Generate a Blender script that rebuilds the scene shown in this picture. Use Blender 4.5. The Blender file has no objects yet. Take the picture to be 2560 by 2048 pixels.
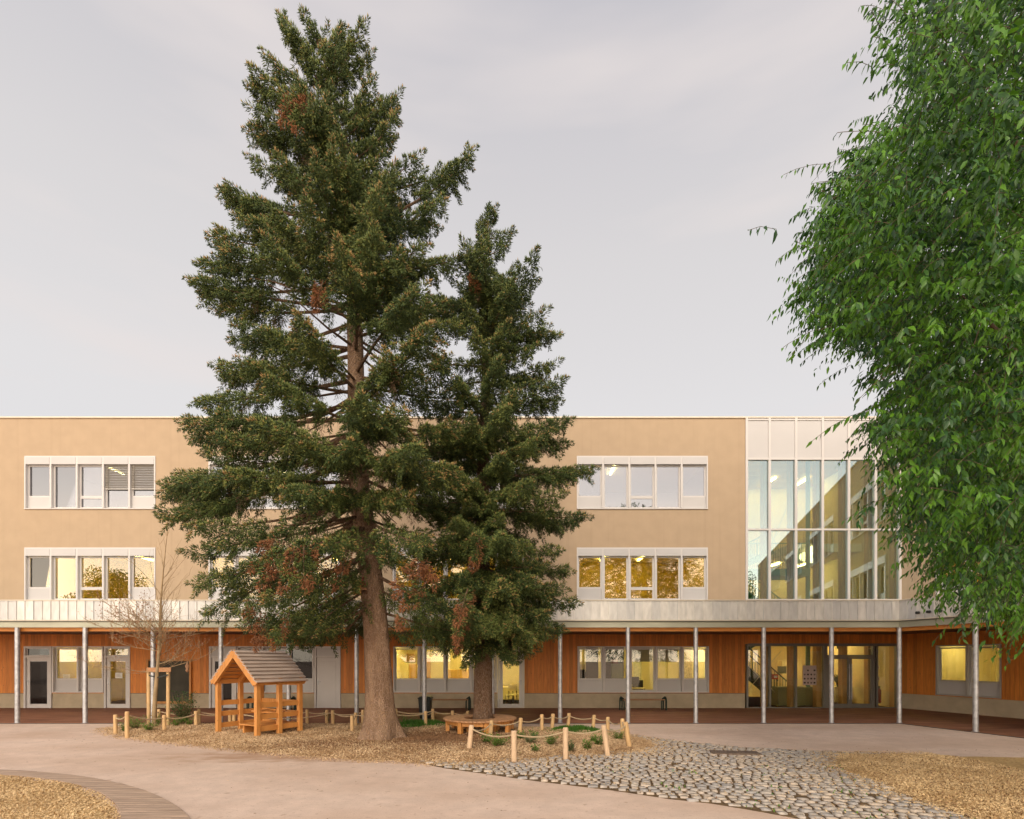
import bpy, bmesh, math, random
import numpy as np
from mathutils import Vector, Matrix
R = math.radians
random.seed(7); rng = np.random.default_rng(11)
SC = bpy.context.scene
COL = SC.collection

# ------------------------------------------------------------------ camera
EYE = 1.9; F = 1320.0; HY = 1650.0
cam_d = bpy.data.cameras.new('camera'); cam = bpy.data.objects.new('camera', cam_d); COL.objects.link(cam)
cam.location = (0, 0, EYE); cam.rotation_euler = (R(90), 0, 0)
cam_d.sensor_fit = 'HORIZONTAL'; cam_d.sensor_width = 36; cam_d.lens = 36*F/2560
cam_d.shift_y = (HY-1024)/2560; cam_d.clip_end = 2000; cam_d.clip_start = .1
SC.camera = cam
# ------------------------------------------------------------------ world + sun
SUN_EL, SUN_AZ = 37.0, -10.0      # degrees above the horizon; degrees to the right of straight behind the camera
w = bpy.data.worlds.new('World'); SC.world = w; w.use_nodes = True
nt = w.node_tree; nt.nodes.clear()
def wn(t, **k):
    n = nt.nodes.new(t)
    for a, b in k.items(): setattr(n, a, b)
    return n
sky = wn('ShaderNodeTexSky', sky_type='NISHITA', sun_disc=False, sun_elevation=R(SUN_EL), sun_rotation=R(180-SUN_AZ))
sky.air_density = 1.0; sky.dust_density = 3.0
bg1 = wn('ShaderNodeBackground'); bg1.inputs[1].default_value = 0.10
nt.links.new(sky.outputs[0], bg1.inputs[0])
tc = wn('ShaderNodeTexCoord'); sep = wn('ShaderNodeSeparateXYZ'); nt.links.new(tc.outputs['Generated'], sep.inputs[0])
ramp = wn('ShaderNodeValToRGB'); nt.links.new(sep.outputs[2], ramp.inputs[0])
cr = ramp.color_ramp
cr.elements[0].position = 0.0; cr.elements[0].color = (.83, .835, .85, 1)
cr.elements[1].position = 1.0; cr.elements[1].color = (.52, .515, .56, 1)
for p, c in ((.40, (.84, .815, .812, 1)), (.60, (.77, .742, .742, 1)), (.80, (.63, .61, .645, 1))):
    e = cr.elements.new(p); e.color = c
mp = wn('ShaderNodeMapping'); mp.inputs['Scale'].default_value = (1.0, 1.4, 6.0); mp.inputs['Rotation'].default_value = (R(10), R(-22), R(15))
nt.links.new(tc.outputs['Generated'], mp.inputs[0])
nz = wn('ShaderNodeTexNoise'); nz.inputs['Scale'].default_value = 1.6; nz.inputs['Detail'].default_value = 4; nz.inputs['Roughness'].default_value = .5
nt.links.new(mp.outputs[0], nz.inputs[0])
mr = wn('ShaderNodeMapRange'); mr.inputs[1].default_value = .46; mr.inputs[2].default_value = .75
nt.links.new(nz.outputs[0], mr.inputs[0])
mul = wn('ShaderNodeMath', operation='MULTIPLY'); nt.links.new(mr.outputs[0], mul.inputs[0]); mul.inputs[1].default_value = .85
mx = wn('ShaderNodeMix', data_type='RGBA'); nt.links.new(mul.outputs[0], mx.inputs[0]); nt.links.new(ramp.outputs[0], mx.inputs[6])
mx.inputs[7].default_value = (.90, .82, .79, 1)
# the western half of the veil (behind the viewer, around the sun) is brighter and warm
mr2 = wn('ShaderNodeMapRange'); mr2.inputs[1].default_value = .1; mr2.inputs[2].default_value = 1.0
dt = wn('ShaderNodeVectorMath', operation='DOT_PRODUCT'); dt.inputs[1].default_value = (-.08, -.985, .12); nt.links.new(tc.outputs['Generated'], dt.inputs[0])
nt.links.new(dt.outputs['Value'], mr2.inputs[0])
mx2 = wn('ShaderNodeMix', data_type='RGBA', blend_type='MULTIPLY'); mx2.inputs[0].default_value = 1
glow = wn('ShaderNodeMix', data_type='RGBA'); nt.links.new(mr2.outputs[0], glow.inputs[0])
glow.inputs[6].default_value = (1, 1, 1, 1); glow.inputs[7].default_value = (2.8, 2.55, 2.25, 1)
nt.links.new(mx.outputs[2], mx2.inputs[6]); nt.links.new(glow.outputs[2], mx2.inputs[7])
mr3 = wn('ShaderNodeMapRange'); mr3.inputs[1].default_value = .30; mr3.inputs[2].default_value = .04; nt.links.new(sep.outputs[2], mr3.inputs[0])
low = wn('ShaderNodeMath', operation='MULTIPLY'); nt.links.new(mr2.outputs[0], low.inputs[0]); nt.links.new(mr3.outputs[0], low.inputs[1])
lowc = wn('ShaderNodeMix', data_type='RGBA'); nt.links.new(low.outputs[0], lowc.inputs[0]); lowc.inputs[6].default_value = (1, 1, 1, 1); lowc.inputs[7].default_value = (2.6, 2.38, 2.0, 1)
mx3 = wn('ShaderNodeMix', data_type='RGBA', blend_type='MULTIPLY'); mx3.inputs[0].default_value = 1; nt.links.new(mx2.outputs[2], mx3.inputs[6]); nt.links.new(lowc.outputs[2], mx3.inputs[7])
bg2 = wn('ShaderNodeBackground'); nt.links.new(mx3.outputs[2], bg2.inputs[0]); bg2.inputs[1].default_value = 1.0
ms = wn('ShaderNodeMixShader'); ms.inputs[0].default_value = .90
nt.links.new(bg1.outputs[0], ms.inputs[1]); nt.links.new(bg2.outputs[0], ms.inputs[2])
wo = wn('ShaderNodeOutputWorld'); nt.links.new(ms.outputs[0], wo.inputs[0])
sd = bpy.data.lights.new('sun', 'SUN'); sun = bpy.data.objects.new('sun', sd); COL.objects.link(sun)
sd.energy = 1.45; sd.angle = R(18); sd.color = (1.0, .86, .68)
sun.rotation_euler = (R(90-SUN_EL), 0, R(SUN_AZ)); sun.location = (5, -20, 20)
SC.view_settings.view_transform = 'Standard'; SC.view_settings.look = 'None'
SC.view_settings.exposure = 0.0; SC.view_settings.gamma = 1

# ------------------------------------------------------------------ helpers
def at(px, py, D): return Vector(((px-1280)/F*D, D, EYE-(py-HY)/F*D))
def dp(x, y, D): return at(x*1.18738, y*1.18738, D)
def gnd(px, py, z=0.0):
    D = (EYE-z)*F/(py-HY); return Vector(((px-1280)/F*D, D, z))
def tag(o, label=None, cat=None, group=None, kind=None):
    if label: o['label'] = label
    if cat: o['category'] = cat
    if group: o['group'] = group
    if kind: o['kind'] = kind
    return o
def empty(name, loc=(0, 0, 0), rz=0, parent=None):
    o = bpy.data.objects.new(name, None); COL.objects.link(o); o.location = loc; o.rotation_euler = (0, 0, rz)
    o.empty_display_size = .2; o.parent = parent
    return o
def basis(d):
    d = Vector(d).normalized(); a = Vector((0, 0, 1)) if abs(d.z) < .9 else Vector((1, 0, 0))
    u = d.cross(a).normalized(); return d, u, d.cross(u)
class MB:
    def __init__(s): s.v = []; s.f = []; s.m = []
    def face(s, pts, m=0):
        n = len(s.v); s.v += [tuple(p) for p in pts]; s.f.append(tuple(range(n, n+len(pts)))); s.m.append(m)
    def box(s, x0, x1, y0, y1, z0, z1, m=0, M=None):
        c = [(x0,y0,z0),(x1,y0,z0),(x1,y1,z0),(x0,y1,z0),(x0,y0,z1),(x1,y0,z1),(x1,y1,z1),(x0,y1,z1)]
        if M is not None: c = [tuple(M @ Vector(p)) for p in c]
        n = len(s.v); s.v += c
        for q in ((0,3,2,1),(4,5,6,7),(0,1,5,4),(1,2,6,5),(2,3,7,6),(3,0,4,7)):
            s.f.append(tuple(n+i for i in q)); s.m.append(m)
    def prism(s, poly, z0, z1, m=0):
        n = len(poly); a = len(s.v)
        s.v += [(p[0], p[1], z0) for p in poly] + [(p[0], p[1], z1) for p in poly]
        s.f.append(tuple(a+i for i in reversed(range(n)))); s.m.append(m)
        s.f.append(tuple(a+n+i for i in range(n))); s.m.append(m)
        for i in range(n):
            j = (i+1) % n; s.f.append((a+i, a+j, a+n+j, a+n+i)); s.m.append(m)
    def beam(s, p, q, wd, th, m=0, up=(0, 0, 1)):
        p = Vector(p); q = Vector(q); d = (q-p); L = d.length; d.normalize()
        up = Vector(up); x = d.cross(up)
        if x.length < 1e-4: x = d.cross(Vector((0, 1, 0)))
        x.normalize(); z = x.cross(d)
        M = Matrix(((x.x, d.x, z.x, p.x), (x.y, d.y, z.y, p.y), (x.z, d.z, z.z, p.z), (0, 0, 0, 1)))
        s.box(-wd/2, wd/2, 0, L, -th/2, th/2, m, M)
    def tube(s, path, rad, n=8, m=0, cap=True, wob=0):
        path = [Vector(p) for p in path]; k = len(path)
        if not hasattr(rad, '__len__'): rad = [rad]*k
        a = len(s.v); u = None
        for i, p in enumerate(path):
            d = (path[min(i+1, k-1)]-path[max(i-1, 0)]).normalized()
            if u is None: _, u, _ = basis(d)
            else:
                u = u-d*u.dot(d)
                if u.length < 1e-5: _, u, _ = basis(d)
                u.normalize()
            v = d.cross(u)
            for j in range(n):
                t = 2*math.pi*j/n; r = rad[i]*(1+wob*math.sin(3*t+i)+wob*.6*math.sin(5*t+1.7*i))
                s.v.append(tuple(p+(u*math.cos(t)+v*math.sin(t))*r))
        for i in range(k-1):
            for j in range(n):
                s.f.append((a+i*n+j, a+i*n+(j+1) % n, a+(i+1)*n+(j+1) % n, a+(i+1)*n+j)); s.m.append(m)
        if cap:
            s.f.append(tuple(a+j for j in reversed(range(n)))); s.m.append(m)
            s.f.append(tuple(a+(k-1)*n+j for j in range(n))); s.m.append(m)
    def lathe(s, c, prof, n=16, m=0):
        s.tube([(c[0], c[1], c[2]+z) for r, z in prof], [max(r, 1e-3) for r, z in prof], n, m)
    def build(s, name, mats, parent=None, M=None, smooth=False, bevel=0):
        me = bpy.data.meshes.new(name); me.from_pydata(s.v, [], s.f)
        if not isinstance(mats, (list, tuple)): mats = [mats]
        for x in mats: me.materials.append(x)
        if len(mats) > 1: me.polygons.foreach_set('material_index', s.m)
        if smooth: me.polygons.foreach_set('use_smooth', [True]*len(s.f))
        me.update()
        o = bpy.data.objects.new(name, me); COL.objects.link(o)
        if parent is not None: o.parent = parent
        if M is not None: o.matrix_local = M
        if smooth:
            md = o.modifiers.new('es', 'EDGE_SPLIT'); md.split_angle = R(40)
        if bevel:
            md = o.modifiers.new('bv', 'BEVEL'); md.width = bevel; md.segments = 2; md.limit_method = 'ANGLE'
        return o
def npmesh(name, V, Fc, mats, mi=None, parent=None, smooth=False, k=3):
    me = bpy.data.meshes.new(name); V = np.asarray(V, np.float32); Fc = np.asarray(Fc, np.int32)
    nf = len(Fc); me.vertices.add(len(V)); me.vertices.foreach_set('co', V.ravel())
    me.loops.add(nf*k); me.loops.foreach_set('vertex_index', Fc.ravel())
    me.polygons.add(nf); me.polygons.foreach_set('loop_start', np.arange(0, nf*k, k, dtype=np.int32))
    try: me.polygons.foreach_set('loop_total', np.full(nf, k, np.int32))
    except Exception: pass
    for m in mats: me.materials.append(m)
    if mi is not None: me.polygons.foreach_set('material_index', np.asarray(mi, np.int32))
    if smooth: me.polygons.foreach_set('use_smooth', np.ones(nf, bool))
    me.update(calc_edges=True); me.validate()
    o = bpy.data.objects.new(name, me); COL.objects.link(o)
    if parent is not None: o.parent = parent
    return o

# ------------------------------------------------------------------ materials
def mat(name, color, rough=.7, metal=0, var=.0, scale=5, var_col=None, bump=0, bscale=60, spec=.5, vscale=(1, 1, 1), detail=5, contrast=(.35, .65), emit=None, extra=None):
    m = bpy.data.materials.new(name); m.use_nodes = True; t = m.node_tree; b = t.nodes['Principled BSDF']
    b.inputs['Roughness'].default_value = rough; b.inputs['Metallic'].default_value = metal
    b.inputs['Specular IOR Level'].default_value = spec
    c = tuple(color)+(1,)
    tcn = t.nodes.new('ShaderNodeTexCoord'); mpn = t.nodes.new('ShaderNodeMapping'); mpn.inputs['Scale'].default_value = vscale
    t.links.new(tcn.outputs['Object'], mpn.inputs[0])
    last = None
    if var or var_col:
        n = t.nodes.new('ShaderNodeTexNoise'); n.inputs['Scale'].default_value = scale; n.inputs['Detail'].default_value = detail
        t.links.new(mpn.outputs[0], n.inputs[0])
        r = t.nodes.new('ShaderNodeMapRange'); r.inputs[1].default_value = contrast[0]; r.inputs[2].default_value = contrast[1]
        t.links.new(n.outputs[0], r.inputs[0])
        x = t.nodes.new('ShaderNodeMix'); x.data_type = 'RGBA'; t.links.new(r.outputs[0], x.inputs[0])
        if var_col is None: lo = tuple(v*(1-var) for v in color)+(1,); hi = tuple(min(1, v*(1+var)) for v in color)+(1,)
        else: lo = c; hi = tuple(var_col)+(1,)
        x.inputs[6].default_value = lo; x.inputs[7].default_value = hi
        t.links.new(x.outputs[2], b.inputs['Base Color']); last = x.outputs[2]
    else: b.inputs['Base Color'].default_value = c
    if bump:
        n2 = t.nodes.new('ShaderNodeTexNoise'); n2.inputs['Scale'].default_value = bscale; n2.inputs['Detail'].default_value = 4
        t.links.new(mpn.outputs[0], n2.inputs[0])
        bp = t.nodes.new('ShaderNodeBump'); bp.inputs['Strength'].default_value = bump; bp.inputs['Distance'].default_value = .02
        t.links.new(n2.outputs[0], bp.inputs['Height']); t.links.new(bp.outputs[0], b.inputs['Normal'])
    if emit: b.inputs['Emission Color'].default_value = tuple(emit[0])+(1,); b.inputs['Emission Strength'].default_value = emit[1]
    if extra: extra(t, b, last, mpn)
    return m
def layer(t, b, last, src, fac, col):
    """mix colour col over the running base colour by a node output"""
    x = t.nodes.new('ShaderNodeMix'); x.data_type = 'RGBA'; t.links.new(fac, x.inputs[0])
    if last is None: x.inputs[6].default_value = b.inputs['Base Color'].default_value
    else: t.links.new(last, x.inputs[6])
    x.inputs[7].default_value = tuple(col)+(1,); t.links.new(x.outputs[2], b.inputs['Base Color']); return x.outputs[2]
def noise_fac(t, scale, lo, hi, vs=(1, 1, 1), amp=1.0, detail=5):
    tcn = t.nodes.new('ShaderNodeTexCoord'); mp_ = t.nodes.new('ShaderNodeMapping'); mp_.inputs['Scale'].default_value = vs
    t.links.new(tcn.outputs['Object'], mp_.inputs[0]); n = t.nodes.new('ShaderNodeTexNoise'); n.inputs['Scale'].default_value = scale; n.inputs['Detail'].default_value = detail
    t.links.new(mp_.outputs[0], n.inputs[0]); r = t.nodes.new('ShaderNodeMapRange'); r.inputs[1].default_value = lo; r.inputs[2].default_value = hi; r.inputs[4].default_value = amp
    t.links.new(n.outputs[0], r.inputs[0]); return r.outputs[0]
def board_mat(name, col, dark, axis=0, width=.12, rough=.6, knots=True, gap=.04, tone=.35):
    """boards laid side by side along one object axis, with grain, knots and a tone of their own"""
    m = bpy.data.materials.new(name); m.use_nodes = True; t = m.node_tree; b = t.nodes['Principled BSDF']; b.inputs['Roughness'].default_value = rough
    tcn = t.nodes.new('ShaderNodeTexCoord'); sp = t.nodes.new('ShaderNodeSeparateXYZ'); t.links.new(tcn.outputs['Object'], sp.inputs[0])
    def ma(op, a, v=None, b_=None):
        n = t.nodes.new('ShaderNodeMath'); n.operation = op
        if a is not None: t.links.new(a, n.inputs[0])
        if b_ is not None: t.links.new(b_, n.inputs[1])
        elif v is not None: n.inputs[1].default_value = v
        return n.outputs[0]
    q = ma('DIVIDE', sp.outputs[axis], width); fl = ma('FLOOR', q); fr = ma('FRACT', q)
    wn_ = t.nodes.new('ShaderNodeTexWhiteNoise'); wn_.noise_dimensions = '1D'; t.links.new(fl, wn_.inputs['W'])
    cmb = t.nodes.new('ShaderNodeCombineXYZ')
    for i in range(3):
        if i == axis: t.links.new(ma('MULTIPLY', sp.outputs[i], 14), cmb.inputs[i])
        else: t.links.new(ma('ADD', sp.outputs[i], b_=ma('MULTIPLY', wn_.outputs['Value'], 40)), cmb.inputs[i])
    n = t.nodes.new('ShaderNodeTexNoise'); n.inputs['Scale'].default_value = 2.2; n.inputs['Detail'].default_value = 6; n.inputs['Distortion'].default_value = .6
    t.links.new(cmb.outputs[0], n.inputs[0])
    x = t.nodes.new('ShaderNodeMix'); x.data_type = 'RGBA'; r = t.nodes.new('ShaderNodeMapRange'); r.inputs[1].default_value = .3; r.inputs[2].default_value = .75
    t.links.new(n.outputs[0], r.inputs[0]); t.links.new(r.outputs[0], x.inputs[0])
    x.inputs[6].default_value = tuple(col)+(1,); x.inputs[7].default_value = tuple(dark)+(1,)
    hsv = t.nodes.new('ShaderNodeHueSaturation'); t.links.new(x.outputs[2], hsv.inputs['Color'])
    vv = ma('ADD', ma('MULTIPLY', wn_.outputs['Value'], tone), 1-tone*.5); t.links.new(vv, hsv.inputs['Value'])
    out = hsv.outputs[0]
    if knots:
        vo = t.nodes.new('ShaderNodeTexVoronoi'); vo.inputs['Scale'].default_value = 3.4
        cm2 = t.nodes.new('ShaderNodeCombineXYZ')
        for i in range(3): t.links.new(ma('MULTIPLY', sp.outputs[i], 1.8 if i == axis else 1.0), cm2.inputs[i])
        t.links.new(cm2.outputs[0], vo.inputs[0]); k = t.nodes.new('ShaderNodeMapRange'); k.inputs[1].default_value = .11; k.inputs[2].default_value = .05
        t.links.new(vo.outputs['Distance'], k.inputs[0]); xk = t.nodes.new('ShaderNodeMix'); xk.data_type = 'RGBA'; t.links.new(ma('MULTIPLY', k.outputs[0], .6), xk.inputs[0])
        t.links.new(out, xk.inputs[6]); xk.inputs[7].default_value = tuple(v*.35 for v in dark)+(1,); out = xk.outputs[2]
    if gap:
        g = ma('LESS_THAN', fr, gap); xg = t.nodes.new('ShaderNodeMix'); xg.data_type = 'RGBA'; t.links.new(ma('MULTIPLY', g, .7), xg.inputs[0]); t.links.new(out, xg.inputs[6])
        xg.inputs[7].default_value = tuple(v*.2 for v in dark)+(1,); out = xg.outputs[2]
        bp = t.nodes.new('ShaderNodeBump'); bp.inputs['Strength'].default_value = .6; bp.inputs['Distance'].default_value = .01; bp.invert = True
        t.links.new(g, bp.inputs['Height']); t.links.new(bp.outputs[0], b.inputs['Normal'])
    t.links.new(out, b.inputs['Base Color'])
    return m
def glass_mat(name, refl, tint=(1, 1, 1), gtint=(1, 1, 1), f=1.0, wav=0.0):
    m = bpy.data.materials.new(name); m.use_nodes = True; t = m.node_tree; t.nodes.clear()
    tr = t.nodes.new('ShaderNodeBsdfTransparent'); tr.inputs[0].default_value = tuple(tint)+(1,)
    gl = t.nodes.new('ShaderNodeBsdfGlossy'); gl.inputs['Roughness'].default_value = .0; gl.inputs[0].default_value = tuple(gtint)+(1,)
    fr = t.nodes.new('ShaderNodeFresnel'); fr.inputs[0].default_value = 1.5
    a = t.nodes.new('ShaderNodeMath'); a.operation = 'MULTIPLY_ADD'; a.use_clamp = True; t.links.new(fr.outputs[0], a.inputs[0]); a.inputs[1].default_value = f; a.inputs[2].default_value = refl
    if wav:
        n = t.nodes.new('ShaderNodeTexNoise'); n.inputs['Scale'].default_value = .9; tcn = t.nodes.new('ShaderNodeTexCoord'); t.links.new(tcn.outputs['Object'], n.inputs[0])
        bp = t.nodes.new('ShaderNodeBump'); bp.inputs['Strength'].default_value = wav; bp.inputs['Distance'].default_value = .02; t.links.new(n.outputs[0], bp.inputs['Height']); t.links.new(bp.outputs[0], gl.inputs['Normal'])
    mi = t.nodes.new('ShaderNodeMixShader'); t.links.new(a.outputs[0], mi.inputs[0]); t.links.new(tr.outputs[0], mi.inputs[1]); t.links.new(gl.outputs[0], mi.inputs[2])
    o = t.nodes.new('ShaderNodeOutputMaterial'); t.links.new(mi.outputs[0], o.inputs[0]); return m
def emis(name, col, s):
    return mat(name, (.8, .8, .8), emit=(col, s))
def leaf_mat(name, a, b_, trans=.35, rough=.45, scale=2.5, wi=.6, wp=.5):
    m = bpy.data.materials.new(name); m.use_nodes = True; t = m.node_tree; b = t.nodes['Principled BSDF']; out = t.nodes['Material Output']
    b.inputs['Roughness'].default_value = rough; b.inputs['Specular IOR Level'].default_value = .4
    g = t.nodes.new('ShaderNodeNewGeometry'); n = t.nodes.new('ShaderNodeTexNoise'); n.inputs['Scale'].default_value = scale; n.inputs['Detail'].default_value = 3
    t.links.new(g.outputs['Position'], n.inputs[0])
    r = t.nodes.new('ShaderNodeMapRange'); r.inputs[1].default_value = .35; r.inputs[2].default_value = .65; t.links.new(n.outputs[0], r.inputs[0])
    ad = t.nodes.new('ShaderNodeMath'); ad.operation = 'MULTIPLY_ADD'; ad.use_clamp = True; t.links.new(g.outputs['Random Per Island'], ad.inputs[0]); ad.inputs[1].default_value = wi
    ml = t.nodes.new('ShaderNodeMath'); ml.operation = 'MULTIPLY'; ml.inputs[1].default_value = wp; t.links.new(r.outputs[0], ml.inputs[0]); t.links.new(ml.outputs[0], ad.inputs[2])
    x = t.nodes.new('ShaderNodeMix'); x.data_type = 'RGBA'; t.links.new(ad.outputs[0], x.inputs[0]); x.inputs[6].default_value = tuple(a)+(1,); x.inputs[7].default_value = tuple(b_)+(1,)
    t.links.new(x.outputs[2], b.inputs['Base Color'])
    if trans:
        tl = t.nodes.new('ShaderNodeBsdfTranslucent'); hs = t.nodes.new('ShaderNodeHueSaturation'); hs.inputs['Value'].default_value = 1.5; t.links.new(x.outputs[2], hs.inputs['Color'])
        t.links.new(hs.outputs[0], tl.inputs[0]); mi = t.nodes.new('ShaderNodeMixShader'); mi.inputs[0].default_value = trans
        t.links.new(b.outputs[0], mi.inputs[1]); t.links.new(tl.outputs[0], mi.inputs[2]); t.links.new(mi.outputs[0], out.inputs[0])
    return m
def plaster_extra(t, b, last, mpn):
    f = noise_fac(t, .45, .5, .8, (1, 1, 1), .22, 3); last = layer(t, b, last, None, f, (.56, .41, .27))
    f = noise_fac(t, 1.0, .55, .8, (6, 1, .10), .34, 5); last = layer(t, b, last, None, f, (.38, .28, .19))
PLASTER = mat('plaster', (.482, .364, .250), .92, var=.03, scale=2.2, bump=.25, bscale=90, spec=.15, extra=plaster_extra)
COPING = mat('coping_metal', (.66, .60, .50), .5, .3, var=.04)
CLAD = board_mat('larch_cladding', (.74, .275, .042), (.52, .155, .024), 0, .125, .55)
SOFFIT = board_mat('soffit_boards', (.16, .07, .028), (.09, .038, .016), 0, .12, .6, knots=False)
BEAMW = board_mat('orange_beam', (.72, .30, .065), (.55, .2, .04), 2, .3, .5, gap=0)
PLINTH = mat('concrete_plinth', (.50, .415, .29), .85, var=.10, scale=3, bump=.35, bscale=35, contrast=(.3, .7))
WHITE = mat('white_paint', (.64, .615, .60), .4, var=.02, scale=2)
PANELW = mat('white_panel', (.555, .54, .535), .32, var=.025, scale=.8)
GREYF = mat('grey_frame', (.50, .48, .45), .4, .3)
DARKF = mat('dark_frame', (.20, .19, .17), .4, .4)
STEEL = mat('galvanised_steel', (.50, .51, .53), .42, .65, var=.18, scale=9, bump=.05)
FASCIA = mat('fascia_steel', (.42, .42, .33), .5, .35, var=.14, scale=.8, vscale=(1, 1, 3))
def zinc_extra(t, b, last, mpn):
    g = t.nodes.new('ShaderNodeNewGeometry'); r = t.nodes.new('ShaderNodeMapRange'); r.inputs[3].default_value = 0; r.inputs[4].default_value = .55
    t.links.new(g.outputs['Random Per Island'], r.inputs[0]); layer(t, b, last, None, r.outputs[0], (.42, .44, .47))
ZINC = mat('zinc', (.72, .70, .66), .42, .35, var=.10, scale=3, vscale=(3, 1, 1), bump=.06, bscale=6, extra=zinc_extra)
GUTTER = mat('gutter', (.16, .16, .14), .5, .5)
DECK = mat('brown_rubber_deck', (.30, .14, .085), .75, var=.20, scale=1.4, vscale=(.6, 2.4, 1), bump=.25, bscale=120, spec=.25)
ROOMW = mat('room_wall', (.82, .70, .38), .8, var=.03)
ROOMW2 = mat('room_wall_ochre', (.56, .43, .12), .8, var=.05)
ROOMD = mat('room_dark', (.26, .22, .17), .85, var=.05)
ROOMF = mat('room_floor', (.50, .38, .18), .5, var=.08)
ROOMC = mat('room_ceiling', (.82, .76, .58), .85)
PLYW = board_mat('plywood', (.62, .37, .11), (.50, .28, .07), 0, .6, .5, knots=False, gap=.01, tone=.1)
GLULAM = board_mat('glulam', (.60, .39, .16), (.46, .27, .09), 1, .12, .6, gap=0)
GREEN = mat('green_steel', (.10, .30, .19), .45, .1, var=.05)
DKGREEN = mat('dark_green_iron', (.012, .035, .028), .4, .3)
BLACKP = mat('black_plastic', (.010, .014, .013), .4)
BOARD = mat('blackboard', (.045, .042, .030), .75, var=.15, scale=2, var_col=(.075, .07, .05))
PAPER = mat('paper', (.80, .78, .72), .8)
RED = mat('red_paint', (.60, .03, .02), .4)
GLASS2 = glass_mat('glass_sky', .24, (.6, .6, .6), (.88, .90, .96))
GLASS1 = glass_mat('glass_upper', .07, (.9, .87, .75), (1, .98, .96))
GLASS0 = glass_mat('glass_ground', .03, (.95, .93, .85), f=.9)
GLASSC = glass_mat('glass_curtain', .19, (.86, .90, .78), (.70, .86, 1.0))
GLASSD = glass_mat('glass_dark', .0, (.18, .20, .21), f=1)
BLIND = mat('blind_slats', (.52, .49, .44), .45, .2)
LAMP = emis('lamp_warm', (1, .88, .36), 40)
LAMPY = emis('lamp_yellow', (1, .80, .22), 26)
LAMPA = emis('lamp_hall', (1, .86, .42), 30)
GLOBE = emis('globe_lamp', (1, .86, .5), 5)
WOODO = board_mat('orange_timber', (.66, .31, .085), (.48, .19, .045), 0, .25, .55, gap=0, tone=.15)
WOODB = mat('bench_wood', (.40, .20, .09), .6, var=.2, scale=4, vscale=(8, 8, 8))
SHINGLE = mat('weathered_shingle', (.50, .40, .34), .75, var=.16, scale=2.0, vscale=(7, .8, 7), bump=.3, bscale=30)
POSTW = mat('post_wood', (.62, .41, .20), .7, var=.15, scale=6, vscale=(5, 5, .8), bump=.4, bscale=25)
POSTP = mat('post_wood_pale', (.66, .47, .30), .75, var=.12, scale=6, vscale=(5, 5, .8), bump=.4, bscale=25)
ROPE = mat('rope', (.56, .43, .27), .9, var=.15, scale=60, bump=.8, bscale=150)
def bark_mat(name, c, d, s=7):
    m = mat(name, c, .9, var_col=d, scale=s, vscale=(1.0, 1.0, .28), bump=0, contrast=(.38, .62), spec=.2)
    t = m.node_tree; b = t.nodes['Principled BSDF']; tcn = t.nodes.new('ShaderNodeTexCoord'); mp_ = t.nodes.new('ShaderNodeMapping'); mp_.inputs['Scale'].default_value = (1, 1, .5)
    t.links.new(tcn.outputs['Object'], mp_.inputs[0]); nn = t.nodes.new('ShaderNodeTexNoise'); nn.inputs['Scale'].default_value = 5
    t.links.new(mp_.outputs[0], nn.inputs[0]); mxx = t.nodes.new('ShaderNodeMix'); mxx.data_type = 'RGBA'; mxx.inputs[0].default_value = .12
    t.links.new(mp_.outputs[0], mxx.inputs[6]); t.links.new(nn.outputs['Color'], mxx.inputs[7])
    v = t.nodes.new('ShaderNodeTexVoronoi'); v.feature = 'DISTANCE_TO_EDGE'; v.inputs['Scale'].default_value = 24; t.links.new(mxx.outputs[2], v.inputs[0])
    r = t.nodes.new('ShaderNodeMapRange'); r.inputs[1].default_value = 0; r.inputs[2].default_value = .16; t.links.new(v.outputs['Distance'], r.inputs[0])
    bp = t.nodes.new('ShaderNodeBump'); bp.inputs['Strength'].default_value = .9; bp.inputs['Distance'].default_value = .018; t.links.new(r.outputs[0], bp.inputs['Height']); t.links.new(bp.outputs[0], b.inputs['Normal'])
    iv = t.nodes.new('ShaderNodeMath'); iv.operation = 'MULTIPLY_ADD'; iv.inputs[1].default_value = -.75; iv.inputs[2].default_value = .75; t.links.new(r.outputs[0], iv.inputs[0])
    prev = b.inputs['Base Color'].links[0].from_socket
    layer(t, b, prev, None, iv.outputs[0], tuple(min(1, x*1.5+.08) for x in c)); return m
BARK = bark_mat('spruce_bark', (.20, .12, .072), (.31, .20, .125))
BARK2 = bark_mat('spruce_bark_dark', (.13, .075, .042), (.19, .115, .07), 9)
BARKD = mat('leafy_bark', (.10, .07, .045), .9, var=.3, scale=20)
BARKY = mat('young_bark', (.34, .24, .13), .8, var=.2, scale=12, vscale=(1, 1, .4))
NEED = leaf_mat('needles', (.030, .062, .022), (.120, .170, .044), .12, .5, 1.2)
NEEDL = leaf_mat('needles_lit', (.13, .19, .045), (.29, .31, .08), .12, .5, 2)
NEEDT = leaf_mat('needle_buds', (.30, .22, .07), (.52, .31, .13), .1, .6, 2)
NEEDD = leaf_mat('dead_needles', (.17, .075, .035), (.46, .20, .085), .15, .7, 3)
NEEDG = leaf_mat('bare_twigs', (.10, .06, .035), (.20, .12, .07), 0, .8, 3)
LEAF = leaf_mat('leaves', (.008, .058, .007), (.125, .29, .020), .17, .38, 1.6, .5, .6)
LEAFB = leaf_mat('leaves_dark', (.010, .040, .014), (.05, .13, .030), .15, .35, 1.4)  # dark leaf tone, mostly for crown shade put into the colour
DRYL = leaf_mat('dry_leaves', (.34, .17, .10), (.50, .28, .18), .2, .7, 3)
GRASS = leaf_mat('grass_blades', (.035, .11, .012), (.10, .24, .03), .3, .5, 3)
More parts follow.
